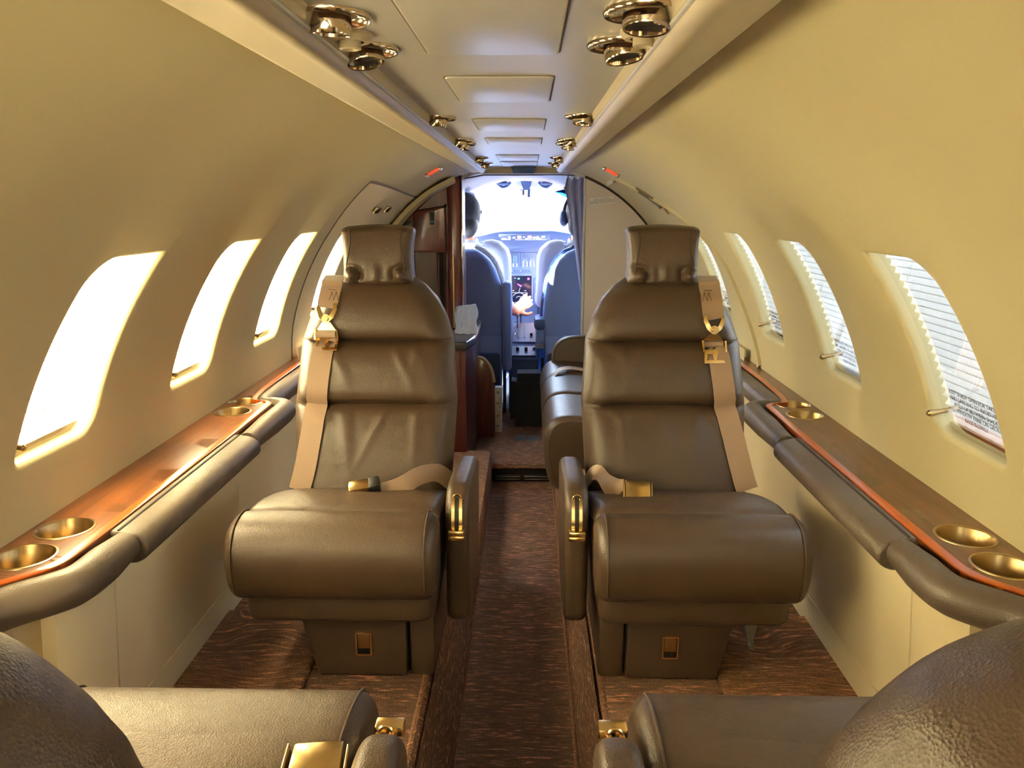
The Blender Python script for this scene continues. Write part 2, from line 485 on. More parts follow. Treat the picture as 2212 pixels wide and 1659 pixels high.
for y, p in ((3.12, .72), (3.30, .74)):
    a = Vector(S(-1, y, p, -.010)); mb.box(a, (.012, .075, .03), .004, (0, .75, 0))
mb.each('door_latch', M['chrome'], door)
# dark frame joint ahead of the door and raked emergency-exit joint on the right
mb = MB(); path = [(2.435, .005), (2.47, .06), (2.62, .27), (2.72, .44), (2.99, .645), (3.29, .83), (3.443, .99), (3.50, 1.02), (3.58, 1.02), (3.80, 1.02)]
pp = cat(path, 8)
mb.strap([S(1, y, p, -.004) for y, p in pp], [Vector((0, 1, .1))] * len(pp), .024, .012)
ob = mb.build('trim_1', M['wall'], kind='structure'); tag(ob, 'raised cream frame strip round the emergency exit on the right wall')
mb = MB(); mb.tube([S(1, y + .018, p - .004, .0) for y, p in pp], .0055, 8)
mb.build('exit_seal', M['groove'], ob)
mb = MB(); pp = cat([(3.665, .0), (3.665, .4), (3.665, .86), (3.69, 1.0), (3.70, 1.12)], 8)
mb.strap([S(-1, y + .09, p, -.02) for y, p in pp], [Vector((0, 1, 0))] * len(pp), .17, .02)
ob = mb.build('trim_2', M['wall'], kind='structure'); tag(ob, 'broad cream door-frame band ahead of the entry door')

# ---- window assemblies
def window(side, k, n, shade=True):
    y = wcen(side, k) + (.06 if k == 3 else 0)
    ctr = S(side, y + .05, .37, .03)
    w = thing('window_%d' % n, None, None, ctr, kind='structure')
    j = lambda yy, ph, off: S(side, yy + win_shift(ph), ph, off)
    mb = MB()
    hy = WY / 2 + .004; a0, a1 = WB - .012, WT + .012
    mb.grid(lambda u, v: j(y - hy + 2 * hy * u, a0 + (a1 - a0) * v, .020), 4, 12)
    mb.build('pane', M['pane'], w, normals=False)
    # pleated shade
    if shade:
        mb = MB(); NP = 23; top = a1; bot = WB + .028
        def pl(u, v):
            i = v * NP * 2; ii = int(i + .5)
            ph = bot + (top - bot) * v
            return j(y - hy + 2 * hy * u, ph, .028 + (.0075 if ii % 2 else 0))
        mb.grid(pl, 2, NP * 2)
        nf = len(mb.f)
        for q in range(1, NP):
            ph = bot + (top - bot) * q / NP
            mb.grid(lambda u, v: j(y - hy + 2 * hy * u, ph - .0018 + .0036 * v, .0272), 2, 1)
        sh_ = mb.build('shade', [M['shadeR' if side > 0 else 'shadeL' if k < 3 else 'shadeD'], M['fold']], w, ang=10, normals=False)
        for pl_ in sh_.data.polygons:
            if pl_.index >= nf: pl_.material_index = 1
        mb = MB(); loops = []
        for q in range(9):
            yy = y - hy + 2 * hy * q / 8
            loops.append([j(yy, p, o) for p, o in ((WB - .03, .034), (WB - .03, .024), (WB + .03, .024), (WB + .03, .034))])
        mb.loft(loops); mb.build('shade_rail', M['rail'], w, ang=30)
        # pull knob
        kd = -1 if side < 0 else 1
        ky = y + kd * (hy - .016); mb = MB()
        p1 = Vector(j(ky, WB + .05, .026)); p2 = Vector(j(ky, WB + .05, -.004))
        mb.tube([p1, p1 + (p2 - p1) * .5, p2, p2 + (p2 - p1) * .12], [.0042, .0045, .0062, .003], 12)
        mb.tube([Vector(j(ky + kd * .004, WB - .01, .024)), Vector(j(ky + kd * .003, WB + .05, .022))], .004, 8)
        mb.build('shade_knob', M['brass'], w, label='small brass shade knob')
        c = Vector(j(y + .005, WB + .075, .026)); tdir = Vector((0, -side, 0)) * -1 if False else Vector((0, -side * 1., 0))
        tdir = Vector((0, 1 if side < 0 else -1, 0))
        up = (Vector(j(y, WB + .12, .026)) - Vector(j(y, WB + .06, .026))); up -= tdir * up.dot(tdir); up.normalize()
        nn = tdir.cross(up)
        mw = Matrix((tdir, up, nn)).transposed().to_4x4(); mw.translation = c
        text('shade_printing', 'KEEP SHADE OPEN FOR TAKEOFF\nAND LANDING TO AVOID HEAT\nBUILD UP BETWEEN SHADE\nAND WINDOW PANE ON GROUND\nRAISE SLOWLY', .0105, M['ink'], w, mw)
    else:
        mb = MB()
        mb.grid(lambda u, v: j(y - hy + 2 * hy * u, a0 + (a1 - a0) * .62 * v, .028 + .004 * (v > .95)), 2, 8)
        mb.build('half_shade', M['bag'], w, normals=False)
    return w
n = 1
for side in (-1, 1):
    for k in range(-2, 4):
        window(side, k, n, True); n += 1

# ---- ceiling, rails
CX0 = -.012
mb = MB()
mb.box2((CX0 - .172, -.75, 1.482), (CX0 + .172, 3.98, 1.497))
ceil = mb.build('ceiling', M['ceil'], kind='structure')
for i, (y0, y1) in enumerate([(.72, 1.03), (1.205, 1.485), (1.785, 2.045), (2.28, 2.51), (3.02, 3.38), (3.47, 3.86)]):
    mb = MB(); x0, x1 = -.096, .063
    prof = [(x, y) for x, y in rrect((x1 - x0) / 2, (y1 - y0) / 2, .012)]
    mb.prism([(x + (x0 + x1) / 2, y + (y0 + y1) / 2) for x, y in prof], lambda a, b, c: (a, b, c), 1.483, 1.479, .002)
    hb = mb.build('access_panel', M['ceil'], ceil)
    mb = MB(); mb.prism([(x * 1.03 + (x0 + x1) / 2, y * 1.018 + (y0 + y1) / 2) for x, y in prof], lambda a, b, c: (a, b, c), 1.484, 1.4812)
    mb.build('panel_gap', M['softgap'], hb)
for side, nm, x_out, z_out, n in ((-1, 'left', .308, 1.4865, 3), (1, 'right', .262, 1.484, 4)):
    prof = [(.166, 1.490), (.166, 1.484), (.172, 1.470), (.177, 1.459), (.183, 1.4535), (.190, 1.4520), (.197, 1.4535), (.204, 1.455)]
    prof += [(.240, 1.4545), (.248, 1.456), (.252, 1.462), (.249, 1.470), (.2, 1.496)] if side < 0 else [(.228, 1.4535), (.236, 1.4555), (.239, 1.462), (.236, 1.470), (.2, 1.496)]
    mb = MB(); ys = [-.75 + i * .235 for i in range(21)]
    loops = [[(CX0 + side * a, y, b) for a, b in prof] for y in ys]
    mb.loft(loops, True)
    t = mb.build('trim_%d' % n, M['soffit'], kind='structure', ang=50); tag(t, 'long %s ceiling rail with a bright rolled lip' % nm)
    mb = MB(); mb.tube([(CX0 + side * .1745, y, 1.4665) for y in ys], .0035, 8)
    mb.build('rail_seam', M['ceil'], t)

# ---- lower side panels, floor
for side, nm in ((-1, 'left'), (1, 'right')):
    mb = MB(); path = [(-.75, .690), (.95, .690), (1.0, .66), (1.03, .628), (1.96, .628), (1.985, .64), (2.0, .69), (2.7, .69), (3.6, .70)]
    def lp(u, v):
        pass
    loops = []
    for y, x in path:
        loops.append([(side * (x + .03 * (1 - v)), y, .38 + (.79 - .38) * v) for v in (0, .25, .5, .75, 1)] )
    mb.loft(loops, False, False)
    mb.grid(lambda u, v: (side * .735, 2.55 + 1.95 * u, -.06 + .90 * v), 4, 4)
    mb.build('wall_%s_lower' % nm, M['panel'], kind='structure', ang=25, normals=False)
mb = MB()
prof = [(-.145, 0), (.150, 0), (.158, .03), (.160, .37), (.165, .388), (.178, .400), (.8, .400), (.8, -.06), (-.8, -.06), (-.8, .400), (-.172, .400), (-.160, .388), (-.155, .37), (-.152, .03)]
mb.loft([[(x, y, z) for x, z in prof] for y in (-.75, 2.62)], False)
fl = mb.build('floor', M['carpet'], kind='structure', ang=60)
for side, nm in ((-1, 'left'), (1, 'right')):
    xa, xb = (.178, .395), .76
    mb = MB(); poly = [(.40, .56), (.398, 1.30), (.40, 1.42), (.46, 1.60), (.74, 1.60), (.74, .3), (.40, .3)]
    mb.prism(poly, lambda a, b, c: (side * a, b, c), .395, .413, .008)
    mb.build('raised_carpet', M['carpet2'], fl)
    mb = MB(); mb.tube([(side * .1715, -.7, .3955), (side * .1715, 2.6, .3955)], .0065, 8); mb.build('carpet_binding', M['carpet2'], fl)
    mb = MB(); mb.tube([(side * .147, -.7, .006), (side * .147, 3.58, .006)], .006, 8); mb.build('carpet_binding', M['carpet2'], fl)
mb = MB()
mb.box2((-.145, 2.619, -.06), (.15, 3.60, 0)); mb.build('aisle_carpet', M['carpet'], fl)
for xa, xb in ((-.163, -.1425), (.1475, .168)):
    mb = MB(); s_ = 1 if xa > 0 else -1
    mb.grid(lambda u, v: ((xa if s_ > 0 else xb) + s_ * .012 * u, -.7 + 3.3 * v, .004 + .39 * u), 6, 30); mb.build('riser_carpet', M['carpet3'], fl, normals=False)
mb = MB()
mb.box2((-.8, 2.62, -.06), (-.145, 3.60, .16), .02); mb.box2((.15, 2.62, -.06), (.8, 3.60, .12), .02)
mb.build('side_carpet', M['carpet2'], fl)
mb = MB(); mb.prism([(3.575, .075), (3.575, .095), (3.59, .103), (4.6, .103), (4.6, .05), (3.62, .05)], lambda a, b, c: (c, a, b), -.8, .8, .01)
mb.build('vestibule_carpet', M['carpet'], fl, ang=50)
mb = MB(); mb.box2((-.17, 3.60, -.05), (.17, 3.62, .09)); rp = mb.build('step_riser', M['black'], fl)
vent = thing('floor_vent', 'black louvred floor vent in the step at the end of the aisle', 'vent', (0, 3.594, .01))
for x0, x1 in ((-.135, -.005), (.005, .14)):
    mb = MB(); mb.box2((x0, 3.588, .008), (x1, 3.600, .036), .003); g = mb.build('vent_frame', M['black'], vent)
    mb = MB(); mb.box2((x0 + .006, 3.584, .026), (x1 - .006, 3.590, .031), .001); mb.box2((x0 + .006, 3.584, .013), (x1 - .006, 3.590, .017), .001); mb.each('louvre', M['steel'], g)
fp = thing('floor_plate', 'pair of small metal plates set in the carpet beyond the step', 'plate', (.015, 3.98, .103))
for x in (-.04, .026):
    mb = MB(); mb.box2((x, 3.93, .1025), (x + .06, 4.03, .106), .002); mb.build('plate', M['greybracket'], fp)
# aft closing wall behind the camera
mb = MB(); mb.box2((-.85, -.80, -.06), (.85, -.75, 1.62)); mb.build('wall_aft', M['panel'], kind='structure')

# --------------------------------------------------------------- ledges
def ledge(side):
    nm = 'left' if side < 0 else 'right'
    root = thing('side_ledge', {'left': 'glossy orange wood armrest ledge with cup holders under the sunlit left windows',
                                'right': 'brown wood armrest ledge with cup holders under the right windows'}[nm], 'ledge', (side * .69, 1.3, .765), 'padded wood ledges along both side walls')
    X = lambda x, y, z: (side * x, y, z)
    inner = [(-.75, .705), (.895, .708), (.93, .700), (.96, .678), (.995, .646), (1.02, .632), (1.06, .628), (1.93, .628), (1.962, .634), (1.975, .65), (1.985, .70), (2.62, .704)]
    inner = chaikin(inner, 2)
    inx = lambda y: interp(inner, y)
    cups = [(.704, 1.045), (.704, 1.148), (.703, 1.868), (.707, 1.968)]
    mb = MB(); zt = .801
    ys_ = sorted(set([round(y, 4) for y, x in inner if not any(abs(y - cy) < .0505 for _, cy in cups)] + [cy + d for _, cy in cups for d in (-.0505, .0505)]))
    for y0, y1 in zip(ys_, ys_[1:]):
        cc = [q for q in cups if abs((y0 + y1) / 2 - q[1]) < .01]
        if not cc:
            mb.grid(lambda u, v: X((1 - v) * inx(y0 + (y1 - y0) * u) + v * .760, y0 + (y1 - y0) * u, zt), 4, 2); continue
        cx, cy = cc[0]; n = 16; rect = []
        for q in range(4):
            for i in range(n):
                t = i / n
                yy, v = ((y0 + (y1 - y0) * t, 0), (y1, t), (y1 - (y1 - y0) * t, 1), (y0, 1 - t))[q]
                rect.append(((1 - v) * inx(yy) + v * .760, yy))
        circ = []
        for x_, y_ in rect:
            an = math.atan2(y_ - cy, x_ - cx); circ.append((cx + .0405 * cos(an), cy + .0405 * sin(an)))
        mb.loft([[X(x_, y_, zt) for x_, y_ in rect], [X(x_, y_, zt) for x_, y_ in circ], [X(x_, y_, zt - .02) for x_, y_ in circ]], False)
    ed_ = inner
    mb.loft([[X(x, y, z_) for y, x in ed_] for z_ in (.801, .775, .772)], False, False)
    mb.grid(lambda u, v: X(.60 + .16 * v, -.75 + 3.37 * u, .7715), 1, 1) if False else None
    mb.build('wood_top', M['wood'], root, ang=30, normals=False, doubles=.0004)
    for x, y in cups:
        mb = MB(); mt = Matrix.Translation(X(x, y, 0))
        mb.lathe([(.0001, .748), (.0385, .748), (.0395, .752), (.0395, .8), (.0415, .8025), (.0445, .8020), (.0450, .8005)], 40, mt)
        mb.build('cup_holder', M['brass'], root, ang=50)
    # bright wood edge strip
    mb = MB(); ed = inner
    mb.loft([[X(x + .016, y, .8008), X(x + .015, y, .8045), X(x + .003, y, .8045), X(x + .000, y, .803), X(x + .000, y, .794), X(x + .016, y, .794)] for y, x in ed])
    mb.build('wood_edge', M['woodedge'], root, ang=30)
    # padded roll in three lengths: aft, table lid, forward
    pad = [(-.75, .681), (.88, .681), (.93, .674), (.985, .615), (1.01, .603), (1.08, .602), (1.9, .602), (1.965, .602), (1.985, .615), (1.995, .645), (2.005, .675), (2.05, .680), (2.62, .680)]
    P = chaikin(pad, 3)
    def roll(pts, r, name, zz=.779):
        mb = MB(); pts = [X(x, y, zz) for y, x in pts]
        rr = [r] * len(pts); rr[0] = rr[-1] = r * .8
        a, b = Vector(pts[0]), Vector(pts[1])
        mb.tube(pts, rr, 16, True); return mb.build(name, M['leather_pad'], root, ang=60)
    roll([p for p in P if p[0] <= 1.07] + [(1.135, .602)], .0285, 'padded_roll')
    roll([(1.685, .602)] + [p for p in P if p[0] >= 1.80 and p[0] < 1.999], .0285, 'padded_roll')
    roll([p for p in P if p[0] > 1.992], .030, 'padded_roll', .776)
    mb = MB()
    mb.prism(cat([(.634, .797), (.634, .765), (.60, .745), (.574, .757), (.572, .778), (.585, .793), (.61, .799)], 4, True), lambda a, b, c: X(a, c, b), 1.14, 1.68, .006)
    mb.build('table_lid_roll', M['leather_pad'], root, ang=50)
    mb = MB(); mb.tube([X(.617, 1.145, .7985), X(.617, 1.675, .7985)], .003, 8); mb.build('lid_gap', M['groove'], root)
    # fold-out table door below the lid
    t = thing('fold_out_table', {'left': 'cream fold-out table door with a finger pull in the shaded left side panel',
                                 'right': 'cream fold-out table door with a finger pull in the bright right side panel'}[nm], 'table', X(.62, 1.49, .42), 'fold-out table doors below the ledges')
    xx = lambda z: .6245 + .03 * (1 - (z - .38) / .41)
    outline = [(1.134, .40), (1.675, .40), (1.677, .75), (1.475, .755), (1.463, .745), (1.455, .722), (1.445, .712), (1.365, .712), (1.355, .722), (1.35, .745), (1.34, .755), (1.132, .755)]
    mb = MB(); mb.prism(outline, lambda a, b, c: X(xx(b) + c, a, b), .010, -.006, .004)
    mb.build('table_door', M['panel'], t, ang=50)
    mb = MB(); mb.prism([(1.365, .712), (1.445, .712), (1.46, .76), (1.35, .76)], lambda a, b, c: X(xx(b) + c, a, b), .012, .002); mb.build('finger_pull', M['rail'], t, label='recessed finger pull')
    mb = MB(); mb.tube([X(xx(z) - .001, 1.129, z) for z in (.40, .5, .6, .7, .75)], .003, 6); mb.build('door_gap', M['groove'], t)
    # sculpted column and kick strip beside the table door
    mb = MB(); mb.prism([(.98, .0), (1.01, -.018), (1.10, -.016), (1.125, -.008), (1.125, .02), (.98, .02)], lambda a, b, c: X(xx(c) + b + (.0), a, c), .39, .77, .002)
    k = mb.build('side_column', M['panel'], root, ang=40)
    mb = MB(); mb.prism([(xx(.40) - .012, .398), (xx(.47) - .008, .47), (xx(.47) + .004, .472), (xx(.4) + .01, .398)], lambda a, b, c: X(a, c, b), 1.0, 1.98, .001)
    mb.build('kick_strip', M['panel'], root)
    # aft recessed panel
    mb = MB()
    mb.grid(lambda u, v: X(.686 - .05 * smooth01((v - .62) / .38) * smooth01(u * 3) * smooth01((1 - u) * 2.4), .35 + .66 * u, .40 + .36 * v), 12, 14)
    mb.build('sculpted_panel', M['panel'], root, normals=False)
    return root
ledge(-1); ledge(1)

# ----------------------------------------------------------------- seats
BF = lambda z: .35 + (z - .70) * .36            # front plane of the backrest
HW = [(.60, .150), (.64, .163), (.72, .174), (.87, .1815), (1.0, .1725), (1.05, .156), (1.09, .134), (1.12, .106), (1.138, .078), (1.147, .045)]
SEAMS = (.870, 1.003)
random.seed(3)
WR = [(s, random.uniform(-.10, .10), random.uniform(-.6, .6), random.uniform(.0045, .009), random.uniform(.03, .075), random.uniform(.006, .012)) for s in (.870, .870, .870, .870, .870, 1.003, 1.003, 1.003, 1.003)]
def bulge(lx, z):
    hw = interp(HW, z); e = max(0, 1 - (abs(lx) / hw) ** 5)
    lo, hi = (.62, SEAMS[0]) if z < SEAMS[0] else (SEAMS[0], SEAMS[1]) if z < SEAMS[1] else (SEAMS[1], 1.16)
    t = 2 * (z - lo) / (hi - lo) - 1
    b = .024 * (1 - abs(t) ** 3.2) * e
    cen = max(0, 1 - (abs(lx) / (.80 * hw)) ** 6)
    for s in SEAMS:
        d = z - s
        b -= .011 * exp(-(d / .007) ** 2) * cen + .0035 * exp(-(d / .0028) ** 2)
        # gathered corners at the ends of each crease
        for sg in (-1, 1):
            q = lx - sg * .72 * hw
            b += .005 * exp(-((q - sg * d * 1.1) / .012) ** 2) * exp(-abs(d) / .028) * (1 if abs(d) > .003 else 0)
    for s, x0, sl, am, ln, wd in WR:
        d = s - z
        if 0 < d < .2:
            b += am * exp(-((lx - x0 * 1.0 - sl * d) / wd) ** 2) * exp(-d / ln) * min(1, d / .015)
    return b
def fy(lx, z): return BF(z) - bulge(lx, z)

def seat(cx, side, yf, dr, label, near=False):
    root = thing('cabin_seat', label, 'seat', (cx, yf + dr * .25, .40), 'brown leather club seats')
    T = lambda lx, ly, z: (cx + side * lx, yf + dr * ly, z)
    L = M['leather']
    global BF
    BF = (lambda z: .372 + (z - .70) * .395) if near else (lambda z: .35 + (z - .70) * .36)
    # cushion pad and front roll
    pad = cat([(.105, .738), (.16, .7395), (.24, .724), (.34, .694), (.43, .668), (.455, .64), (.42, .612), (.2, .615), (.11, .64), (.098, .70)], 5, True)
    def pd(a, b, c):
        if b < .65: return 0
        return .007 * (1 - ((c) / .19) ** 4) + .0025 * sin(a * 38 + c * 22) * max(0, 1 - abs(a - .2) / .2) * .3
    mb = MB(); mb.prism(pad, lambda a, b, c: T(c, a, b), -.190, .178, .022, 5, 16, pd); mb.build('seat_cushion', L, root, ang=70)
    rol = cat([(.035, .600), (.012, .622), (.000, .665), (.006, .707), (.030, .738), (.068, .749), (.100, .744), (.118, .727), (.125, .68), (.115, .62), (.075, .598)], 6, True)
    if near: rol = [(a if a < .02 else .02 + (a - .02) * 1.75, b) for a, b in rol]; pad = [(a if a > .25 else .25 - (.25 - a) * .45, b) for a, b in pad]
    mb = MB(); mb.prism(rol, lambda a, b, c: T(c + .0, a, b), -.200, .180, .026, 6, 12); roll_ = mb.build('front_roll', L, root, ang=70)
    mb = MB()
    for x in (-.181, .161): mb.tube([T(x, a - .0 if True else a, b) for a, b in [(p[0] + (p[0] - .065) * .012, p[1] + (p[1] - .67) * .012) for p in rol[6:44]]], .0016, 6)
    mb.each('piping', M['stitch'], roll_)
    # pan, pedestal, drawer
    mb = MB(); mb.prism([(x, y) for x, y in rrect(.176, .19, .03)], lambda a, b, c: T(a - .006, b + .235, c), .545, .612, .012); mb.build('seat_pan', L, root)
    mb = MB()
    mb.box(T(.139, .26, .478), (.050, .31, .156), .008); mb.box(T(.02, .275, .548), (.25, .28, .03), .006)
    mb.prism([(-.066, .40), (.118, .40), (.118, .545), (-.098, .545)], lambda a, b, c: T(a, c, b), .13, .40)
    base = mb.build('pedestal', L, root)
    mb = MB(); mb.prism([(-.064, .405), (.110, .405), (.110, .528), (-.092, .528)], lambda a, b, c: T(a, c, b), .095, .14, .006); dw = mb.build('storage_drawer', L, root)
    mb = MB(); lxc, lz = (.028 if side < 0 else .028), .474
    fr = [(x + lxc, z + lz) for x, z in rrect(.0155, .0235, .002, 2, 2, 2)]; fi = [(x + lxc, z + lz) for x, z in rrect(.0128, .0205, .0015, 2, 2, 2)]
    mb.loft([[T(a, .097, b) for a, b in fr], [T(a, .0915, b) for a, b in fr], [T(a, .0915, b) for a, b in fi], [T(a, .0945, b) for a, b in fi]], False)
    lt = mb.build('drawer_latch', M['gold'], dw, label='gold framed drawer latch')
    mb = MB(); mb.box(T(lxc, .0935, lz + .005), (.0225, .003, .028), .001); mb.build('latch_flap', M['brass'], lt) if False else mb.build('latch_flap', M['brass'], dw)
    mb = MB(); mb.box(T(lxc, .0945, lz - .0148), (.0225, .002, .009)); mb.build('latch_recess', M['black'], dw)
    # backrest
    loops = []; zs = [.60 + i * (1.147 - .60) / 110 for i in range(111)]
    for z in zs:
        hw = interp(HW, z); th = .105 * (1 if z < 1.07 else sqrt(max(.02, 1 - ((z - 1.07) / .079) ** 2))) * (1 if z > .62 else .8)
        hy = th / 2; yc = BF(z) + .0525
        Lp = []
        for x, y in rrect(hw, hy, min(.042, hy * .95, hw * .9), 40, 3, 7):
            yy = y + yc
            if y < 0: yy -= bulge(x, z) * min(1, -y / hy * 1.2)
            Lp.append(T(x, yy, z))
        loops.append(Lp)
    mb = MB(); mb.loft(loops); back = mb.build('backrest', L, root, ang=75)
    mb = MB()
    for s in SEAMS:
        hw = interp(HW, s)
        for sg in (-1, 1):
            mb.tube([T(sg * x, fy(sg * x, s) - .0002 if x < hw - .03 else BF(s) + .0525 - (.0525) * sqrt(max(0, 1 - ((x - hw + .042) / .042) ** 2)) - .001, s + (x - .1) * .06) for x in [hw * q for q in (.68, .74, .80, .86, .91, .95, .98)]], .0012, 6)
    mb.each('seam_piping', M['stitch'], back)
    # headrest pillow
    loops = []
    for i in range(41):
        t = i / 40; z = 1.122 + .132 * t
        w = .0805 - .006 * sin(t * pi) + .003 * t; hy = .043 + .006 * (1 - t)
        e = min(t, 1 - t) / .10
        if e < 1: k = sqrt(max(0, 1 - (1 - e) ** 2)); w -= .012 * (1 - k); hy *= .35 + .65 * k
        Lp = []
        yc = .505 + .045 + (z - 1.18) * .12 + (.05 if near else 0)
        for x, y in rrect(w, hy, min(.022, hy * .9), 24, 6, 5):
            yy = y + yc; zz = z
            if y < 0:
                q = -y / hy
                yy -= q * (.006 * sin(pi * t) + .0055 * exp(-((t - .22) / .13) ** 2) * (cos(x * 120 + .6) * .6 + .3 * cos(x * 260)))
                for sg in (-1, 1):
                    d2 = ((x - sg * .058) / .012) ** 2 + ((z - 1.146) / .012) ** 2
                    yy -= q * .010 * exp(-d2) - q * .008 * exp(-((sqrt(d2) - 1.7) / .5) ** 2)
            zz += .004 * cos(x / .08 * 2.2) * max(0, t - .6) * 2 if t > .6 else 0
            Lp.append(T(x, yy, zz))
        loops.append(Lp)
    mb = MB(); mb.loft(loops); hd = mb.build('headrest', L, root, ang=70)
    mb = MB()
    for sg in (-1, 1):
        pts = [T(sg * (.0605 + .004 * sin(t * 6)), .505 + .045 + (.05 if near else 0) + (1.128 + .118 * t - 1.18) * .12 - .0445 - .006 * sin(pi * t) + .004 * (1 - t) * -1, 1.132 + .116 * t) for t in [i / 12 for i in range(13)]]
        mb.tube(pts, .0014, 6)
    mb.each('headrest_seam', M['stitch'], hd)
    mb = MB()
    for x in (-.035, .035): mb.cyl(T(x, .56, 1.09), T(x, .562, 1.14), .007)
    mb.each('headrest_post', M['steel'], root)
    # armrest with recline lever on the aisle side
    ap = cat([(.135, .505), (.122, .56), (.120, .65), (.122, .715), (.134, .752), (.165, .772), (.22, .775), (.32, .765), (.41, .752), (.437, .73), (.43, .66), (.40, .58), (.33, .52), (.22, .497)], 5, True)
    mb = MB(); mb.prism(ap, lambda a, b, c: T(c, a, b), .186, .232, .016, 6, 4); arm = mb.build('armrest', L, root, ang=70)
    mb = MB(); xc = .209
    def face(z): return interp([(.60, .1205), (.65, .1198), (.715, .1205), (.74, .127), (.755, .1345), (.765, .147)], z) - .0012
    zs2 = [.700 + .058 * i / 10 for i in range(11)]
    for dx in (-.0072, .0072): mb.loft([[T(xc + dx - .003, face(z) + .002, z), T(xc + dx - .003, face(z) - .002, z), T(xc + dx + .003, face(z) - .002, z), T(xc + dx + .003, face(z) + .002, z)] for z in zs2])
    mb.tube([T(xc + .0072 * cos(a), face(.757) - .0005, .757 + .008 * sin(a)) for a in [pi * i / 8 for i in range(9)]], .0022, 6)
    sl = mb.build('recline_slot', M['gold'], arm, label='gold recline slot')
    mb = MB(); mb.loft([[T(xc - .0042, face(z) + .003, z), T(xc - .0042, face(z) - .0004, z), T(xc + .0042, face(z) - .0004, z), T(xc + .0042, face(z) + .003, z)] for z in zs2]); mb.build('slot_channel', M['black'], arm)
    mb = MB(); lz_ = .745 if near else .699; lf = face(lz_ - .002) - (.010 if near else 0); mb.box(T(xc, lf - .009, lz_), (.032, .020, .012), .003); mb.box(T(xc, lf - .014, lz_ - .0085), (.031, .012, .008), .002); mb.build('recline_lever', M['gold'], arm, label='gold recline lever')
    # shoulder harness
    if not near:
        B = M['belt']; zb = 1.052 if side > 0 else 1.030
        cl = [(-.100, 1.132), (-.100, 1.11), (-.103, zb + .034), (-.104, zb + .026)]
        mb = MB(); top = [T(-.098, BF(1.14) + .06, 1.139), T(-.098, BF(1.14) + .02, 1.143)] + [T(x, fy(x, z) - .006, z) for x, z in cat(cl, 5)]
        n_ = len(top); mb.strap(top, (1, 0, 0), [.046] * (n_ - 6) + [.045, .043, .040, .037, .034, .032]); b1 = mb.build('shoulder_strap', B, root)
        mb = MB(); cx_ = -.100
        zz = [(-.100, 1.112 + .0), (-.100, 1.098)]
        for q in range(4):
            x0 = -.116 + q * .0105
            mb.tube([T(x0, fy(x0, 1.112) - .0088, 1.112), T(x0 + .005, fy(x0, 1.094) - .0088, 1.094), T(x0 + .0105, fy(x0 + .0105, 1.112) - .0088, 1.112)], .0007, 5)
        mb.tube([T(-.118, fy(-.118, 1.116) - .0088, 1.116), T(-.084, fy(-.084, 1.116) - .0088, 1.116)], .0007, 5); mb.build('strap_stitching', M['stitch'], b1)
        # fitting: yoke, pin, slotted adjuster
        yk = lambda x, z, o: T(-.104 + x, fy(-.104 + x, zb + z) - o, zb + z)
        mb = MB()
        for sg in (-1, 1):
            mb.strap([yk(sg * .0185, .036, .010), yk(sg * .0195, .024, .011), yk(sg * .012, .008, .012), yk(sg * .002, .000, .0125)], Vector((1, 0, .6 * -sg * side)), [.006, .009, .010, .010], .003)
        mb.prism(rrect(.0095, .0095, .0094, 2, 2, 6), lambda a, b, c: yk(a, b + .004, c), .009, .0145)
        mb.prism([(-.009, -.004), (.009, -.004), (.0225, -.022), (-.0225, -.022)], lambda a, b, c: yk(a, b, c), .007, .0105)
        fit = mb.build('harness_fitting', M['gold'], b1, label='gold harness fitting')
        mb = MB(); mb.prism(rrect(.0055, .0055, .0054, 2, 2, 6), lambda a, b, c: yk(a, b + .005, c), .013, .0175); mb.build('harness_pin', M['gold'], b1)
        mb = MB()
        for sg in (-1, 1): mb.prism([(sg * .0225, -.019), (sg * .0265, -.019), (sg * .0265, -.042), (sg * .0225, -.042)], lambda a, b, c: yk(a, b, c), .004, .018)
        mb.prism([(-.021, -.038), (.021, -.038), (.0235, -.047), (.0215, -.048), (.006, -.048), (.010, -.055), (.015, -.055), (.018, -.048), (.0235, -.047), (.025, -.062), (-.025, -.062), (-.0235, -.047), (-.018, -.048), (-.015, -.055), (-.010, -.055), (-.006, -.048), (.006, -.048), (-.0215, -.047)][:2] + [(.0235, -.046), (-.0235, -.046)], lambda a, b, c: yk(a, b, c), .009, .0125)
        mb.prism([(-.025, -.058), (.025, -.058), (.025, -.064), (-.025, -.064)], lambda a, b, c: yk(a, b, c), .009, .0125)
        for x0, x1, x2, x3 in ((-.0235, -.017, -.019, -.025), (-.006, .006, .0025, -.0025), (.017, .0235, .025, .019)): mb.prism([(x0, -.045), (x1, -.045), (x2, -.059), (x3, -.059)], lambda a, b, c: yk(a, b, c), .009, .0125)
        mb.build('slotted_adjuster', M['gold'], b1, label='gold slotted adjuster')
        mb = MB(); mb.tube([yk(-.022, -.030, .014), yk(.022, -.030, .014)], .0075, 14); mb.build('adjuster_bar', B, b1)
        xs_ = [(-.104, zb - .035), (-.110, .99), (-.120, .90), (-.128, .82), (-.138, .75), (-.150, .70)] if side > 0 else [(-.104, zb - .035), (-.112, .98), (-.128, .87), (-.145, .79), (-.160, .73), (-.168, .705)]
        mb = MB(); pts = []
        for x, z in cat(xs_, 6):
            yy = min(fy(x + d, z) for d in (-.02, 0, .02)) - .006
            pts.append(T(x, yy, z))
        mb.strap(pts, (1, 0, -.12 * side), .046, .0026); mb.build('harness_belt', B, root)
        mb = MB(); mb.box(T(-.178, .44, .70), (.022, .05, .05), .006); mb.build('belt_anchor', M['greybracket'], root)
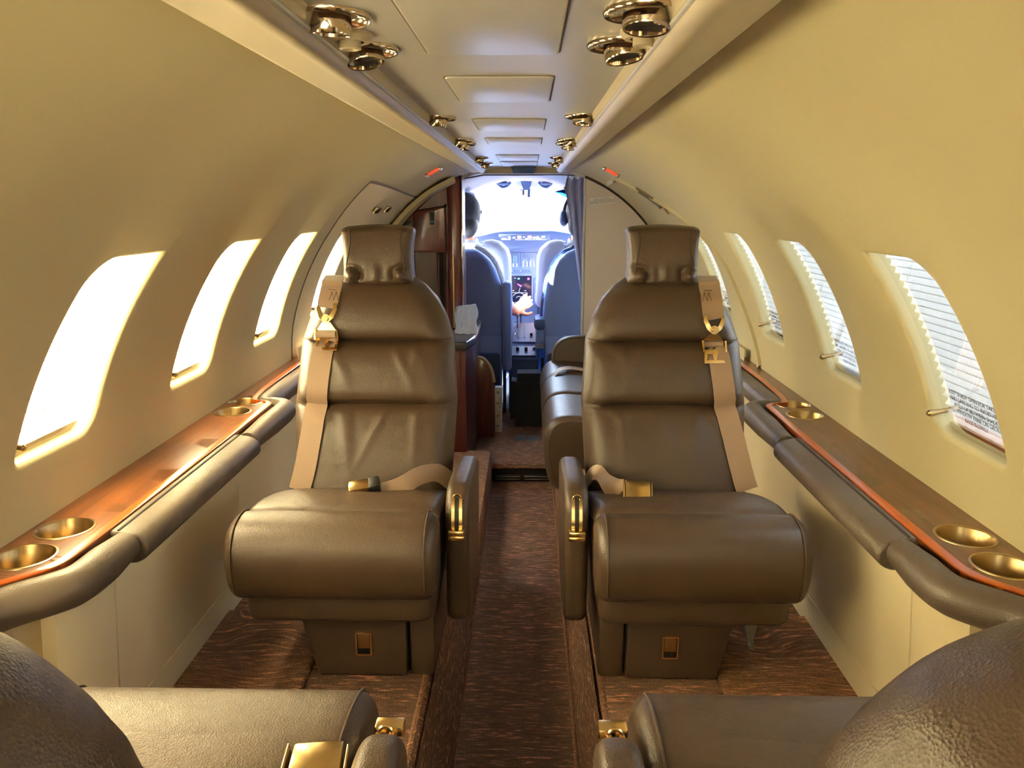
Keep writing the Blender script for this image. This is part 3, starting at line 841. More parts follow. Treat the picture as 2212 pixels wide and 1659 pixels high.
        # lap belt
        cz = lambda ly: interp([(.10, .746), (.16, .7475), (.24, .732), (.34, .702), (.43, .676)], ly)
        if side > 0:
            mb = MB(); path = cat([(.178, .36, .706), (.150, .335, .738), (.115, .305, .742), (.075, .275, .7285), (.035, .258, .7275), (.012, .252, .729)], 5)
            mb.strap([T(x, y, z) for x, y, z in path], [Vector((0, dr * (.35 + .6 * smooth01((i - 10) / 12)), 1 - .85 * smooth01((i - 10) / 12))) for i in range(len(path))], .038, .0024); lb = mb.build('lap_belt', B, root)
            mb = MB(); mb.box(T(-.002, .245, .738), (.042, .032, .016), .004, (.35, -.12, .15)); mb.build('belt_buckle', M['gold'], lb, label='gold belt buckle')
            mb = MB(); mb.box(T(.027, .252, .7405), (.026, .034, .019), .004, (.35, -.2, .15)); mb.build('buckle_body', M['black'], lb)
        else:
            mb = MB(); path = cat([(.184, .33, .716), (.164, .295, .752), (.142, .275, .748), (.124, .25, .739), (.108, .232, .7415)], 5)
            mb.strap([T(x, y, z) for x, y, z in path], [Vector((.2, dr * 1, .45 + .3 * sin(i * .5))) for i in range(len(path))], [.046] * 12 + [.046] * (len(path) - 12), .0024); lb = mb.build('lap_belt', B, root)
            mb = MB(); mb.box(T(.083, .215, .7455), (.050, .050, .011), .004, (.42, 0, -.12)); mb.build('belt_buckle', M['gold'], lb, label='large gold belt buckle plate')
            mb = MB(); mb.box(T(.110, .219, .744), (.004, .054, .013), .0015, (.42, 0, -.12)); mb.box(T(.056, .211, .744), (.003, .050, .010), .001, (.42, 0, -.12)); mb.each('buckle_frame', M['gold'], lb)
            mb = MB(); mb.box(T(-.122, .115, .545), (.024, .05, .05), .004); mb.prism([(-.134, .525), (-.110, .525), (-.118, .488), (-.128, .488)], lambda a, b, c: T(a, c, b), .09, .125, .002); mb.cyl(T(-.124, .10, .49), T(-.124, .082, .482), .006); mb.build('track_bracket', M['greybracket'], root, label='grey seat-track bracket')
    else:
        B = M['belt']
        mb = MB(); mb.strap([T(x, y, z) for x, y, z in cat([(.178, .36, .700), (.165, .31, .720), (.150, .27, .735), (.147, .215, .7505)], 5)], (1, .3 * dr, 0), .046, .0024); lb = mb.build('lap_belt', B, root)
        mb = MB(); bx_, by_ = (.146, .176) if side > 0 else (.112, .222); mb.box(T(bx_, by_, .7525), (.052, .054, .011), .004, (0, 0, .12)); mb.build('belt_buckle', M['gold'], lb, label='gold belt buckle plate')
        mb = MB()
        for dx in (-.031, .031): mb.box(T(bx_ + dx, by_ + .004, .751), (.003, .056, .012), .001, (0, 0, .12))
        mb.each('buckle_frame', M['gold'], lb)
    return root
seat(-.315, 1, 1.27, 1, 'aft-facing brown leather seat beside the left ledge, small gold buckle standing on edge')
seat(.330, -1, 1.27, 1, 'aft-facing brown leather seat beside the right ledge, large flat gold buckle by its armrest')
seat(-.330, 1, .86, -1, 'forward-facing brown leather seat in the bottom left corner, seen from behind its shoulder', True)
seat(.330, -1, .86, -1, 'forward-facing brown leather seat in the bottom right corner, seen from behind its shoulder', True)
# -------------------------------------------------- side-facing seat, right front
ss = thing('divan', 'brown leather side-facing bench seat ahead of the right cabin seat', 'seat', (.38, 3.35, .12))
prof = cat([(.135, .22), (.112, .27), (.098, .36), (.100, .43), (.125, .475), (.175, .492), (.26, .488), (.45, .48), (.62, .47), (.64, .40), (.62, .22), (.4, .205), (.2, .20)], 5, True)
sm = (3.28, 3.60)
def ssd(a, b, c):
    d = .010 - sum(.014 * exp(-((c - s) / .012) ** 2) for s in sm); return d
mb = MB(); mb.prism(prof, lambda a, b, c: (a, c, b + (c - 2.95) * .05), 2.93, 3.90, .035, 6, 60, ssd); cu = mb.build('seat_cushion', M['leather'], ss, ang=70)
mb = MB()
pf = [(a, b) for a, b in prof]
mb.tube([(a + (a - .37) * -.05, 2.931, b + (b - .35) * -.06) for a, b in pf[3:36]], .0022, 6); mb.build('piping', M['stitch'], cu)
mb = MB(); mb.box2((.17, 2.97, .115), (.66, 3.88, .24), .01); mb.build('seat_base', M['leather'], ss)
mb = MB(); pl = cat([(.155, .45), (.150, .56), (.168, .625), (.23, .660), (.34, .668)], 5) + [(.66, .668), (.66, .45)]
mb.prism(pl, lambda a, b, c: (a, c, b), 3.84, 3.93, .012); ar = mb.build('end_panel', M['leather'], ss)
mb = MB(); mb.tube([(a - .002, 3.842, b) for a, b in pl[:21]] + [(.6, 3.842, .668)], .006, 8); mb.build('edge_trim', M['leather_pad'], ar)
mb = MB(); mb.strap(cat([(.128, 3.55, .505), (.17, 3.60, .545), (.22, 3.64, .552), (.29, 3.66, .538), (.36, 3.66, .52)], 6), (0, 1, .1), .045, .0026); mb.build('lap_belt', M['belt'], ss)
mb = MB(); mb.grid(lambda u, v: (.60 + .03 * v, 2.95 + .93 * u, .46 + .36 * v), 2, 2); mb.build('backrest', M['leather'], ss, normals=False)

# -------------------------------------------------------- partition, curtain, placard
def roofline(x, Y, off=0):
    x = min(abs(x), .756); return .8 + (rz(Y) + off) * sqrt(max(0, 1 - (x / .757) ** 2))
xs = [.302 + (.752 - .302) * i / 30 for i in range(31)]
poly = [(.302, .635), (.302, 1.43)] + [(x, roofline(x, 4.0) - .004) for x in xs[1:]] + [(.752, .635)]
mb = MB(); mb.prism(poly, lambda a, b, c: (a, c, b), 3.995, 4.035, .002)
mb.box2((.302, 3.997, .10), (.752, 4.033, .636))
pt = mb.build('wall_front', M['partition'], kind='structure', ang=50); tag(pt, 'tan cockpit divider panel on the right with a rounded outer edge')
mb = MB(); mb.tube([(.302, 3.996, .64), (.302, 3.996, 1.2), (.302, 3.996, 1.43)], .007, 10); mb.build('edge_trim', M['roof'], pt)
mb = MB(); mb.tube([(x, 3.992, roofline(x, 4.0) - .006) for x in xs], .006, 8); mb.build('edge_seal', M['groove'], pt)
pc = thing('placard', 'small pale printed placard on the tan cockpit divider', 'placard', (.385, 3.99, 1.32))
rot = .10
mb = MB(); mb.box((.385, 3.9925, 1.320), (.118, .003, .036), .001, (0, -rot, 0)); mb.build('plate', M['placard'], pc)
mw = Matrix.Translation((.385, 3.9905, 1.320)) @ Euler((pi / 2, -rot, 0)).to_matrix().to_4x4()
text('printing', 'CLOSE THE CURTAIN\nDURING A TAKEOFF, LANDING\nAND CABIN FLIGHT BLACKOUT', .0082, M['placardink'], pc, mw)
mb = MB()
def cur(u, v):
    z = 1.432 - .56 * v
    xl = interp([(0, .215), (.08, .205), (.3, .232), (1, .296)], v); xr = .318
    x = xl + (xr - xl) * u
    return (x, 4.065 + .016 * sin(u * 17 + v * 2) * (1 - .5 * v), z + .008 * sin(u * 20) * (v < .02))
mb.grid(cur, 40, 24)
cn = mb.build('curtain', M['curtain'], normals=False); tag(cn, 'grey curtain gathered at the right side of the cockpit doorway', 'curtain')
md = cn.modifiers.new('s', 'SOLIDIFY'); md.thickness = .003
mb = MB()
for i in range(5): mb.box((.222 + i * .019, 4.066 + .01 * sin(i * 2.2), 1.437), (.009, .008, .014), .002)
mb.each('curtain_clip', M['whiteplastic'], cn)
mb = MB(); mb.tube([(-.32, 4.07, 1.425), (-.2, 4.07, 1.447), (.2, 4.07, 1.447), (.33, 4.07, 1.44)], .004, 8); ct = mb.build('curtain_track', M['steel']); tag(ct, 'thin metal curtain track across the top of the cockpit doorway', 'track')
mb = MB()
mb.box2((-.62, 4.02, 1.452), (.62, 4.06, 1.53)); hd = mb.build('trim_5', M['soffit'], kind='structure')

# ---------------------------------------------------------------- galley cabinet
g = thing('galley_cabinet', 'tall cherry wood galley cabinet left of the cockpit doorway', 'cabinet', (-.5, 4.05, .11))
xs = [.372 + (.75 - .372) * i / 20 for i in range(21)]
poly = [(-.372, 1.070), (-.372, roofline(.372, 4.0) - .006)] + [(-x, roofline(x, 4.0) - .006) for x in xs[1:]] + [(-.75, 1.070)]
mb = MB(); mb.prism(poly, lambda a, b, c: (a, c, b), 3.95, 4.24, .003); up = mb.build('upper_cabinet', M['cherry'], g)
dpoly = cat([(-.384, 1.078), (-.384, 1.285), (-.39, 1.292), (-.515, 1.272), (-.538, 1.255), (-.540, 1.235)], 3) + [(-.540, 1.078)]
mb = MB(); mb.prism([(a * 1.0 + .004 * (a > -.45) - .004 * (a < -.45), b + .005 * (b > 1.1)) for a, b in dpoly], lambda a, b, c: (a, c, b), 3.9515, 3.9495); mb.build('door_gap', M['groove'], up)
mb = MB(); mb.prism(dpoly, lambda a, b, c: (a, c, b), 3.938, 3.955, .005); dr_ = mb.build('cabinet_door', M['cherry'], up)
mb = MB(); mb.box((-.447, 3.9365, 1.236), (.030, .004, .068), .0015); mb.build('door_latch', M['steel'], up)
mb = MB(); mb.box((-.447, 3.934, 1.244), (.022, .003, .044), .001); mb.box((-.447, 3.9342, 1.212), (.022, .002, .014)); mb.build('latch_flap', M['black'], up)
mb = MB(); mb.prism([(a - .586, b + 1.192) for a, b in rrect(.036, .030, .008)], lambda a, b, c: (a, c, b), 3.945, 3.953, .002); mb.build('display_window', M['counter'], up)
mb = MB(); mb.prism([(a - .338, b + 4.05) for a, b in rrect(.036, .13, .03)], lambda a, b, c: (a, b, c), .70, 1.445, .002); po = mb.build('corner_post', M['cherry'], g)
mb = MB(); mb.box2((-.304, 3.93, .72), (-.298, 3.945, 1.44), .001); mb.build('sunlit_edge_strip', M['chrome'], po)  # bright metal strip standing in for the sunlit edge of the post
mb = MB(); mb.tube([(-.345, 3.915, .70), (-.345, 3.915, 1.05)], .007, 10); mb.build('metal_strip', M['brass'], po)
mb = MB(); mb.box2((-.75, 4.12, .68), (-.372, 4.24, 1.072)); bk = mb.build('back_panel', M['cherryred'], g)
mb = MB()
for x, r in ((-.395, .016), (-.44, .010), (-.575, .012)): mb.cyl((x, 4.115, .68), (x, 4.115, 1.07), r, 14)
mb.each('turned_column', M['cherry'], bk)
mb = MB(); mb.box2((-.432, 4.112, .68), (-.414, 4.121, 1.07)); mb.build('dark_slot', M['groove'], bk)
mb = MB(); mb.prism([(-.235, 4.22), (-.235, 3.68), (-.262, 3.555), (-.75, 3.555), (-.75, 4.22)], lambda a, b, c: (a, b, c), .108, .655, .004); lo = mb.build('lower_cabinet', M['cherryred'], g)
mb = MB(); mb.box2((-.29, 3.5535, .40), (-.2665, 3.556, .655)); mb.box2((-.75, 3.5535, .395), (-.2665, 3.556, .399)); mb.build('door_gap', M['groove'], lo) if False else None
mb = MB(); mb.box2((-.2875, 3.5530, .40), (-.2855, 3.556, .65)); mb.box2((-.5, 3.5530, .398), (-.2855, 3.556, .401)); mb.build('door_gap', M['groove'], lo)
mb = MB(); mb.prism([(-.222, 4.23), (-.222, 3.68), (-.254, 3.535), (-.75, 3.535), (-.75, 4.23)], lambda a, b, c: (a, b, c), .650, .692, .014, 5); mb.build('counter_top', M['counter'], g)
# low bulkhead with beige edging, white card box, plastic bag
lb = thing('low_bulkhead', 'low dark brown bulkhead panel with a beige edge beside the galley cabinet', 'panel', (-.2, 4.2, .103))
bp = [(-.27, .104), (-.15, .104), (-.15, .40), (-.165, .47), (-.195, .515), (-.225, .53), (-.27, .532)]
mb = MB(); mb.prism(bp, lambda a, b, c: (a, c, b), 4.0, 4.04, .003); mb.build('panel', M['cherry'], lb)
mb = MB(); mb.tube([(a, 4.0, b) for a, b in cat(bp[2:], 4)], .009, 8); mb.build('edge_trim', M['beigeedge'], lb)
wb = thing('card_box', 'narrow white upright box with printed marks on the floor beside the low brown bulkhead', 'box', (-.132, 4.15, .103))
mb = MB(); mb.box2((-.150, 4.08, .104), (-.114, 4.13, .352), .002); mb.build('box_body', M['whiteplastic'], wb)
mb = MB()
for z in (.135, .19, .26, .32): mb.box2((-.140, 4.0785, z), (-.128, 4.0805, z + .012))
for z in (.16, .24): mb.box2((-.124, 4.0785, z), (-.121, 4.0805, z + .06))
mb.build('printed_marks', M['steel'], wb)
mb = MB()
random.seed(5)
bm = bmesh.new(); bmesh.ops.create_cube(bm, size=1); bmesh.ops.subdivide_edges(bm, edges=bm.edges[:], cuts=8, use_grid_fill=True)
for v in bm.verts:
    x, y, z = v.co; k = 1 - .25 * (z + .5) * (abs(x) < .4)
    v.co = (x * .10 * (1.0 + .08 * sin(z * 9)) + random.uniform(-.003, .003), y * .09 * k + random.uniform(-.004, .004), z * .13 + random.uniform(-.003, .003) + (.012 * x if z > .3 else 0))
mb.frombm(bm, Matrix.Translation((-.275, 3.80, .692 + .066)))
pb = mb.build('plastic_bag', M['bag'], ang=25); tag(pb, 'crumpled translucent plastic bag standing on the dark galley counter', 'bag')
mb = MB()
bm = bmesh.new(); bmesh.ops.create_cube(bm, size=1); bmesh.ops.bevel(bm, geom=bm.edges[:], offset=.16, segments=4, affect='EDGES'); bmesh.ops.subdivide_edges(bm, edges=bm.edges[:], cuts=1)
for v in bm.verts: v.co = (v.co.x * .20 * (1 - .1 * v.co.z), v.co.y * .16, v.co.z * .30 * (1 + .05 * sin(v.co.x * 9)))
mb.frombm(bm, Matrix.Translation((.032, 4.25, .103 + .152)))
fb = mb.build('flight_bag', mat('black_fabric', (22, 24, 34), .85, bump=(300, .3, .001)), ang=60); tag(fb, 'soft black flight bag on the floor between the pilot seats', 'bag')

# ------------------------------------------------------------- signs, exit handle
for side, y, nm in ((-1, 3.315, 'left'), (1, 3.335, 'right')):
    sg = thing('sign_light', 'small glowing red sign light high on the %s wall' % nm, 'sign', S(side, y, 1.08, -.012), 'red sign lights')
    a, b = Vector(S(side, y, 1.03, -.006)), Vector(S(side, y, 1.105, -.006)); t = (b - a).normalized(); nrm = t.cross(Vector((0, 1, 0))) * side
    mb = MB(); mb.strap([a, b], (0, 1, 0), .036, .010); mb.build('sign_lens', M['red'], sg)
    mb = MB()
    for e in (a - t * .003, b + t * .003): mb.box(e, (.012, .042, .014), .003, (0, side * .9, 0))
    mb.each('sign_frame', M['chrome'], sg)
hn = thing('exit_handle', 'chrome recessed emergency exit handle on the right wall above the headrest', 'handle', S(1, 3.25, .80, -.01))
P = [S(1, 3.335 - .15 * t, .880 - .165 * t, -.004) for t in [i / 10 for i in range(11)]]
mb = MB(); mb.strap(P, (0, 1, 0), .052, .008); mb.build('handle_plate', M['chrome'], hn)
mb = MB(); mb.strap([S(1, 3.335 - .15 * t + .012, .880 - .165 * t, -.010) for t in [.22 + .6 * i / 10 for i in range(11)]], (0, 1, 0), .016, .004); mb.build('red_marking', mat('red_marking', (150, 40, 36), .5), hn)
mb = MB(); mb.strap([S(1, 3.335 - .15 * t - .010, .880 - .165 * t, -.012) for t in [.05 + .7 * i / 10 for i in range(11)]], (0, 1, 0), .022, .008); mb.build('pull_grip', M['steel'], hn)

# --------------------------------------------------------------- ceiling fittings
def fitting(x, y, tilt, az, big, label):
    r = thing('reading_light', label, 'light', (x, y, 1.482), 'swivel reading lights along the ceiling')
    s = 1.0 if big else .92
    mt = Matrix.Translation((x, y, 1.482))
    mb = MB(); mb.lathe([(p * s, z) for p, z in [(.0430, .001), (.0430, -.0035), (.041, -.0055), (.038, -.005), (.029, .000), (.026, .004)]], 40, mt); mb.build('bezel', M['chrome'], r, ang=50)
    mt2 = Matrix.Translation((x, y, 1.479)) @ Euler((tilt * cos(az), tilt * sin(az), 0)).to_matrix().to_4x4()
    mb = MB(); mb.lathe([(p * s, z) for p, z in [(.005, .014), (.020, .012), (.0232, .004), (.0230, -.0135), (.022, -.0155), (.0200, -.0148), (.0192, -.010)]], 40, mt2); mb.build('barrel', M['chrome'], r, ang=50)
    mb = MB(); mb.lathe([(p * s, z) for p, z in [(.0195, -.0105), (.015, -.0085), (.0001, -.008)]], 32, mt2); mb.build('lens', M['counter'], r)
    return r
def gasper(x, y, label):
    r = thing('air_outlet', label, 'vent', (x, y, 1.482), 'small ceiling air outlets')
    mb = MB(); mb.lathe([(.026, .001), (.026, -.004), (.021, -.009), (.015, -.009)], 28, Matrix.Translation((x, y, 1.482))); mb.build('collar', M['soffit'], r)
    mb = MB(); mb.lathe([(.012, -.004), (.012, -.016), (.009, -.017), (.007, -.014), (.0001, -.012)], 24, Matrix.Translation((x, y, 1.482))); mb.build('nozzle', M['soffit'], r)
fitting(-.171, .83, .10, .3, True, 'large chrome swivel reading light nearest the camera on the left ceiling rail')
fitting(.140, .815, .14, 2.6, True, 'large chrome swivel reading light nearest the camera on the right ceiling rail')
fitting(-.170, .998, .24, 4.0, True, 'tilted chrome reading light second from the camera along the left rail')
fitting(.136, .975, .20, 3.9, True, 'tilted chrome reading light second from the camera along the right rail')
gasper(-.168, .915, 'small cream air outlet between the two near left reading lights'); gasper(.150, .905, 'small cream air outlet between the two near right reading lights')
fitting(-.168, 1.755, .15, 1.2, False, 'single chrome reading light on the left ceiling rail above the left aft-facing seat')
fitting(.140, 1.725, .15, 2.2, False, 'single chrome reading light on the right ceiling rail above the right aft-facing seat')
for sd, x, nm in ((-1, -.172, 'left'), (1, .146, 'right')):
    for i, y in enumerate((2.345, 2.475, 3.20, 3.62)):
        fitting(x, y, .14, 1 + i, False, 'chrome reading light on the %s rail, %s' % (nm, ('nearer of the close pair', 'farther of the close pair', 'second from the cockpit end', 'frontmost by the cockpit doorway')[i]))
vb = MB(); vb.prism([(-.062, 1.482), (.062, 1.482), (.048, 1.447), (-.048, 1.447)], lambda a, b, c: (a, c, b), 3.90, 3.94, .003)
v = vb.build('ceiling_sign', M['slate']); tag(v, 'dark blue tapered box hanging at the front end of the ceiling', 'sign')
# ----------------------------------------------------------------- cockpit shell
def CA(Y): return interp([(4.0, .757), (4.6, .74), (5.1, .66), (5.7, .44)], Y)
def CB(Y): return interp([(4.0, .700), (5.0, .655), (5.62, .30), (5.7, .27)], Y)
def K(Y, p): return (CA(Y) * cos(p), Y, .8 + (CB(Y) if sin(p) > 0 else .745) * sin(p))
NY, NP = 34, 96
shells = {}; glass = {}
ys = [4.02 + 1.68 * i / NY for i in range(NY + 1)]; ps = [-1.35 + (pi + 2.7) * j / NP for j in range(NP + 1)]
for i in range(NY):
    for j in range(NP):
        y = (ys[i] + ys[i + 1]) / 2; p = (ps[j] + ps[j + 1]) / 2
        q = [K(ys[i], ps[j]), K(ys[i + 1], ps[j]), K(ys[i + 1], ps[j + 1]), K(ys[i], ps[j + 1])]
        d = abs(p - pi / 2); win = None
        if .42 < p < pi - .42 and 4.55 < y < 5.66:
            if y > 5.06 and d < .95: win = 'front'
            elif y < 5.06 and .60 < d: win = 'left' if p > pi / 2 else 'right'
            elif y >= 5.06 and d > 1.02: win = 'left' if p > pi / 2 else 'right'
        if win: glass.setdefault(win, MB()).add(q, [(0, 1, 2, 3)])
        else: shells.setdefault('wall_cockpit_left' if p > pi / 2 + .5 else 'wall_cockpit_right' if p < pi / 2 - .5 else 'ceiling_cockpit', MB()).add(q, [(0, 1, 2, 3)])
for nm_, mb in shells.items():
    cs = mb.build(nm_, M['roof' if 'ceil' in nm_ else 'slatedark'], kind='structure', doubles=.0005, ang=60)
    md = cs.modifiers.new('s', 'SOLIDIFY'); md.thickness = .02; md.offset = 0
for i, (k, g_) in enumerate(glass.items()):
    g_.build('window_%d' % (11 + i), M['pane'], kind='structure', doubles=.0005, ang=60, normals=False)
mb = MB(); L = [K(5.7, p) for p in ps]; mb.loft([L, [(0, 5.75, .8)] * len(L)], False, False); mb.build('wall_nose', M['slatedark'], kind='structure')
mb = MB(); mb.box2((-.8, 4.4, .03), (.8, 5.75, .09)); f2 = mb.build('floor_cockpit', M['slatedark'], kind='structure')
# overhead scallops and compass bracket
for sx, nm_ in ((-1, 'left'), (1, 'right')):
    mb = MB(); mb.tube([(sx * (.085 + .085 * t), 4.93, 1.436 - .03 * sin(pi * t)) for t in [i / 10 for i in range(11)]], .008, 8)
    mb.ball((sx * .128, 4.92, 1.428), (.034, .03, .012))
    o = mb.build('overhead_speaker', M['slate']); tag(o, '%s of the two oval speaker pods above the windshield' % nm_, 'speaker')
cp = thing('standby_compass', 'small compass hanging from the overhead at the middle of the windshield top', 'compass', (.01, 5.0, 1.36))
mb = MB(); mb.prism([(-.028, 1.455), (.048, 1.455), (.032, 1.395), (-.012, 1.395)], lambda a, b, c: (a, c, b), 4.98, 5.03, .004); mb.box((.010, 5.0, 1.392), (.085, .04, .006), .002); mb.build('bracket', M['slate'], cp)
mb = MB(); mb.box((-.008, 5.0, 1.375), (.014, .03, .032), .003); mb.box((.026, 5.0, 1.368), (.016, .03, .042), .003); mb.each('compass_body', M['slatedark'], cp)
sv = thing('sun_visor', 'blue tinted sun visor at the top right of the windshield', 'visor', (.26, 4.9, 1.36))
mb = MB(); mb.prism([(.178, 1.378), (.235, 1.392), (.33, 1.39), (.33, 1.33), (.275, 1.335)], lambda a, b, c: (a, c, b), 4.90, 4.906); mb.build('visor_blade', M['visor'], sv)
mb = MB(); mb.prism([(.178, 1.378), (.235, 1.392), (.33, 1.39), (.33, 1.36)], lambda a, b, c: (a, c, b), 4.912, 4.916); mb.box((.262, 4.9, 1.40), (.05, .02, .014), .003); mb.build('visor_arm', M['slatedark'], sv)

# -------------------------------------------------------------- instrument panel
ip = thing('instrument_panel', 'blue-grey cockpit instrument panel with gauges and screens under the windshield', 'panel', (0, 5.25, .5))
YP = 5.2
gl = [(-.52, 1.00), (-.52, 1.065), (-.40, 1.092), (-.27, 1.118), (-.19, 1.136), (-.1, 1.143), (.14, 1.143), (.22, 1.136), (.32, 1.118), (.42, 1.092), (.52, 1.065), (.52, 1.00)]
mb = MB(); mb.prism(cat(gl[1:-1], 4) + [gl[-1], gl[0]], lambda a, b, c: (a, c, b), 5.12, 5.55, .012); mb.build('glareshield', M['slatedark'], ip)
mb = MB(); mb.box2((-.54, YP, .50), (.54, 5.27, 1.02), .006); mb.build('panel_face', M['slate'], ip)
mb = MB(); mb.box2((-.165, 5.114, 1.082), (.165, 5.122, 1.118), .002); an = mb.build('annunciator_strip', M['slatedark'], ip)
mb = MB()
for x0, x1, z0, z1 in ((-.146, -.115, 1.086, 1.094), (-.150, -.092, 1.0835, 1.086), (-.106, -.090, 1.086, 1.104), (-.076, -.060, 1.092, 1.101), (-.010, .0, 1.098, 1.104), (.006, .022, 1.088, 1.095), (.052, .072, 1.092, 1.103), (.076, .092, 1.086, 1.105), (.096, .106, 1.087, 1.094), (.108, .130, 1.097, 1.108), (-.060, .14, 1.0835, 1.0855)):
    mb.box2((x0, 5.111, z0), (x1, 5.115, z1), .001)
mb.each('lit_caption', M['e_whitelamp'], an)
mb = MB()
for x0 in (-.046, .020): mb.box2((x0, 5.110, 1.090), (x0 + .026, 5.115, 1.109), .002)
mb.each('warning_lamp', M['e_redlamp'], an)
# three tape gauges
for gi, (x0, x1) in enumerate(((-.205, -.150), (-.136, -.032), (-.022, .078), (.088, .18))):
    mb = MB(); cx, w = (x0 + x1) / 2, (x1 - x0) / 2
    O = rrect(w, .052, .013); I = rrect(w - .006, .046, .009)
    mb.loft([[(cx + a, YP + .001, .948 + b) for a, b in O], [(cx + a, YP - .006, .948 + b) for a, b in O], [(cx + a, YP - .006, .948 + b) for a, b in I], [(cx + a, YP - .002, .948 + b) for a, b in I]], False)
    gg = mb.build('gauge_bezel', M['slate'], ip)
    mb = MB(); mb.prism([(cx + a, .948 + b) for a, b in I], lambda a, b, c: (a, c, b), YP - .0035, YP); mb.build('gauge_face', mat('gauge_face', (58, 76, 112), .3), gg)
    if gi in (0,): continue
    mb = MB()
    for q, xx in enumerate((cx - .024, cx + .022)):
        h = (.052, .075, .055, .055)[min(3, q + 2 * (gi == 2))] if gi < 3 else .05
        for i in range(7): mb.box2((xx - .004, YP - .0055, .906 + h * i / 7), (xx + .004, YP - .0035, .907 + h * i / 7))
        for dx in (-.009, .009): mb.box2((xx + dx - .0006, YP - .0055, .904), (xx + dx + .0006, YP - .0035, .906 + h))
    mb.build('gauge_scale', M['e_cyan'], gg)
    mb = MB()
    for q, xx in enumerate((cx - .024, cx + .022)):
        for dx, hh in ((-.012, .022 + .018 * (gi == 2)), (.012, .022 + .014 * (gi == 2))): mb.box2((xx + dx - .0028, YP - .006, .905), (xx + dx + .0028, YP - .004, .905 + hh))
    mb.build('gauge_bar', M['e_white'], gg)
mb = MB()
for i in range(8): mb.box2((-.108 + i * .019, YP - .006, .876), (-.098 + i * .019, YP, .884), .001)
mb.box2((-.115, YP - .003, .868), (.045, YP, .871)); mb.build('button_row', M['slatedark'], ip)
mb = MB()
for i in (1, 4): mb.box2((-.106 + i * .019, YP - .0075, .878), (-.098 + i * .019, YP - .005, .882))
mb.each('lit_button', M['e_cyan'], ip)
# centre multifunction screen
mb = MB(); O = rrect(.094, .115, .008); I = rrect(.083, .103, .004); cx, cz = -.036, .745
mb.loft([[(cx + a, YP + .001, cz + b) for a, b in O], [(cx + a, YP - .010, cz + b) for a, b in O], [(cx + a, YP - .010, cz + b) for a, b in I], [(cx + a, YP - .004, cz + b) for a, b in I]], False)
sb = mb.build('screen_bezel', M['slate'], ip)
mb = MB(); mb.prism([(cx + a, cz + b) for a, b in I], lambda a, b, c: (a, c, b), YP - .005, YP - .002); mb.build('screen', M['screen'], sb)
yS = YP - .0065
def arc(x, z, r, a0, a1): return [(x + r * cos(a0 + (a1 - a0) * i / 16), yS, z + r * sin(a0 + (a1 - a0) * i / 16)) for i in range(17)]
mb = MB(); mb.tube([(-.037, yS, .738), (-.029, yS, .770)], .0009, 5); mb.tube(arc(-.036, .690, .046, .55, 2.6), .0011, 5); mb.tube(arc(-.036, .690, .022, .6, 2.5), .0011, 5)
fr = [(-.088, .737), (.018, .737), (.018, .672), (-.088, .672), (-.088, .737)]
for a, b in zip(fr, fr[1:]): mb.tube([(a[0], yS, a[1]), (b[0], yS, b[1])], .0007, 5)
for x, z in ((-.075, .750), (.004, .750), (-.063, .832)): mb.box2((x - .004, yS - .001, z - .002), (x + .006, yS, z + .002))
mb.build('white_symbols', M['e_white'], sb)
mb = MB(); mb.box2((-.046, yS - .001, .824), (-.031, yS, .834)); mb.box2((.020, yS - .001, .690), (.032, yS, .702)); mb.build('green_symbols', M['e_green'], sb)
mb = MB(); mb.box((-.028, yS, .783), (.020, .001, .010), 0, (0, .4, 0)); mb.box((-.042, yS, .792), (.012, .001, .006), 0, (0, .3, 0)); mb.box((.026, yS, .828), (.014, .001, .013), 0); mb.build('magenta_symbols', M['e_magenta'], sb)
# flight-management unit on the right
mb = MB(); mb.prism([(.112 + a, .735 + b) for a, b in rrect(.052, .098, .012)], lambda a, b, c: (a, c, b), YP - .012, YP + .002, .003); fm = mb.build('control_unit', M['slate'], ip)
mb = MB(); mb.box2((.085, YP - .0145, .740), (.158, YP - .011, .808), .002); mb.build('screen', M['screen'], fm)
for nm_, L_ in (('green', [(.089, .783, .017), (.132, .783, .012), (.125, .760, .012)]), ('amber', [(.114, .790, .010), (.091, .758, .012), (.128, .795, .012)])):
    mb = MB()
    for x, z, w in L_: mb.box2((x, YP - .016, z), (x + w, YP - .0145, z + .009))
    mb.build(nm_ + '_text', M['e_' + nm_], fm)
mb = MB()
for i in range(5): mb.box2((.068, YP - .0145, .735 + i * .014), (.078, YP - .011, .743 + i * .014), .001)
for r_ in range(3):
    for i in range(6): mb.box2((.082 + i * .012, YP - .0145, .690 + r_ * .012), (.090 + i * .012, YP - .011, .698 + r_ * .012), .001)
mb.build('key', M['slatedark'], fm)
mb = MB(); mb.box2((.086, YP - .0155, .716), (.145, YP - .013, .726), .001); mb.build('lit_keys', M['e_whitelamp'], fm)
# lower panel keys
mb = MB()
for i in range(5): mb.box2((.075 + i * .018, YP - .006, .625), (.085 + i * .018, YP, .632), .001); mb.box2((.075 + i * .018, YP - .006, .645), (.085 + i * .018, YP, .652), .001)
mb.build('small_keys', M['slatedark'], ip)

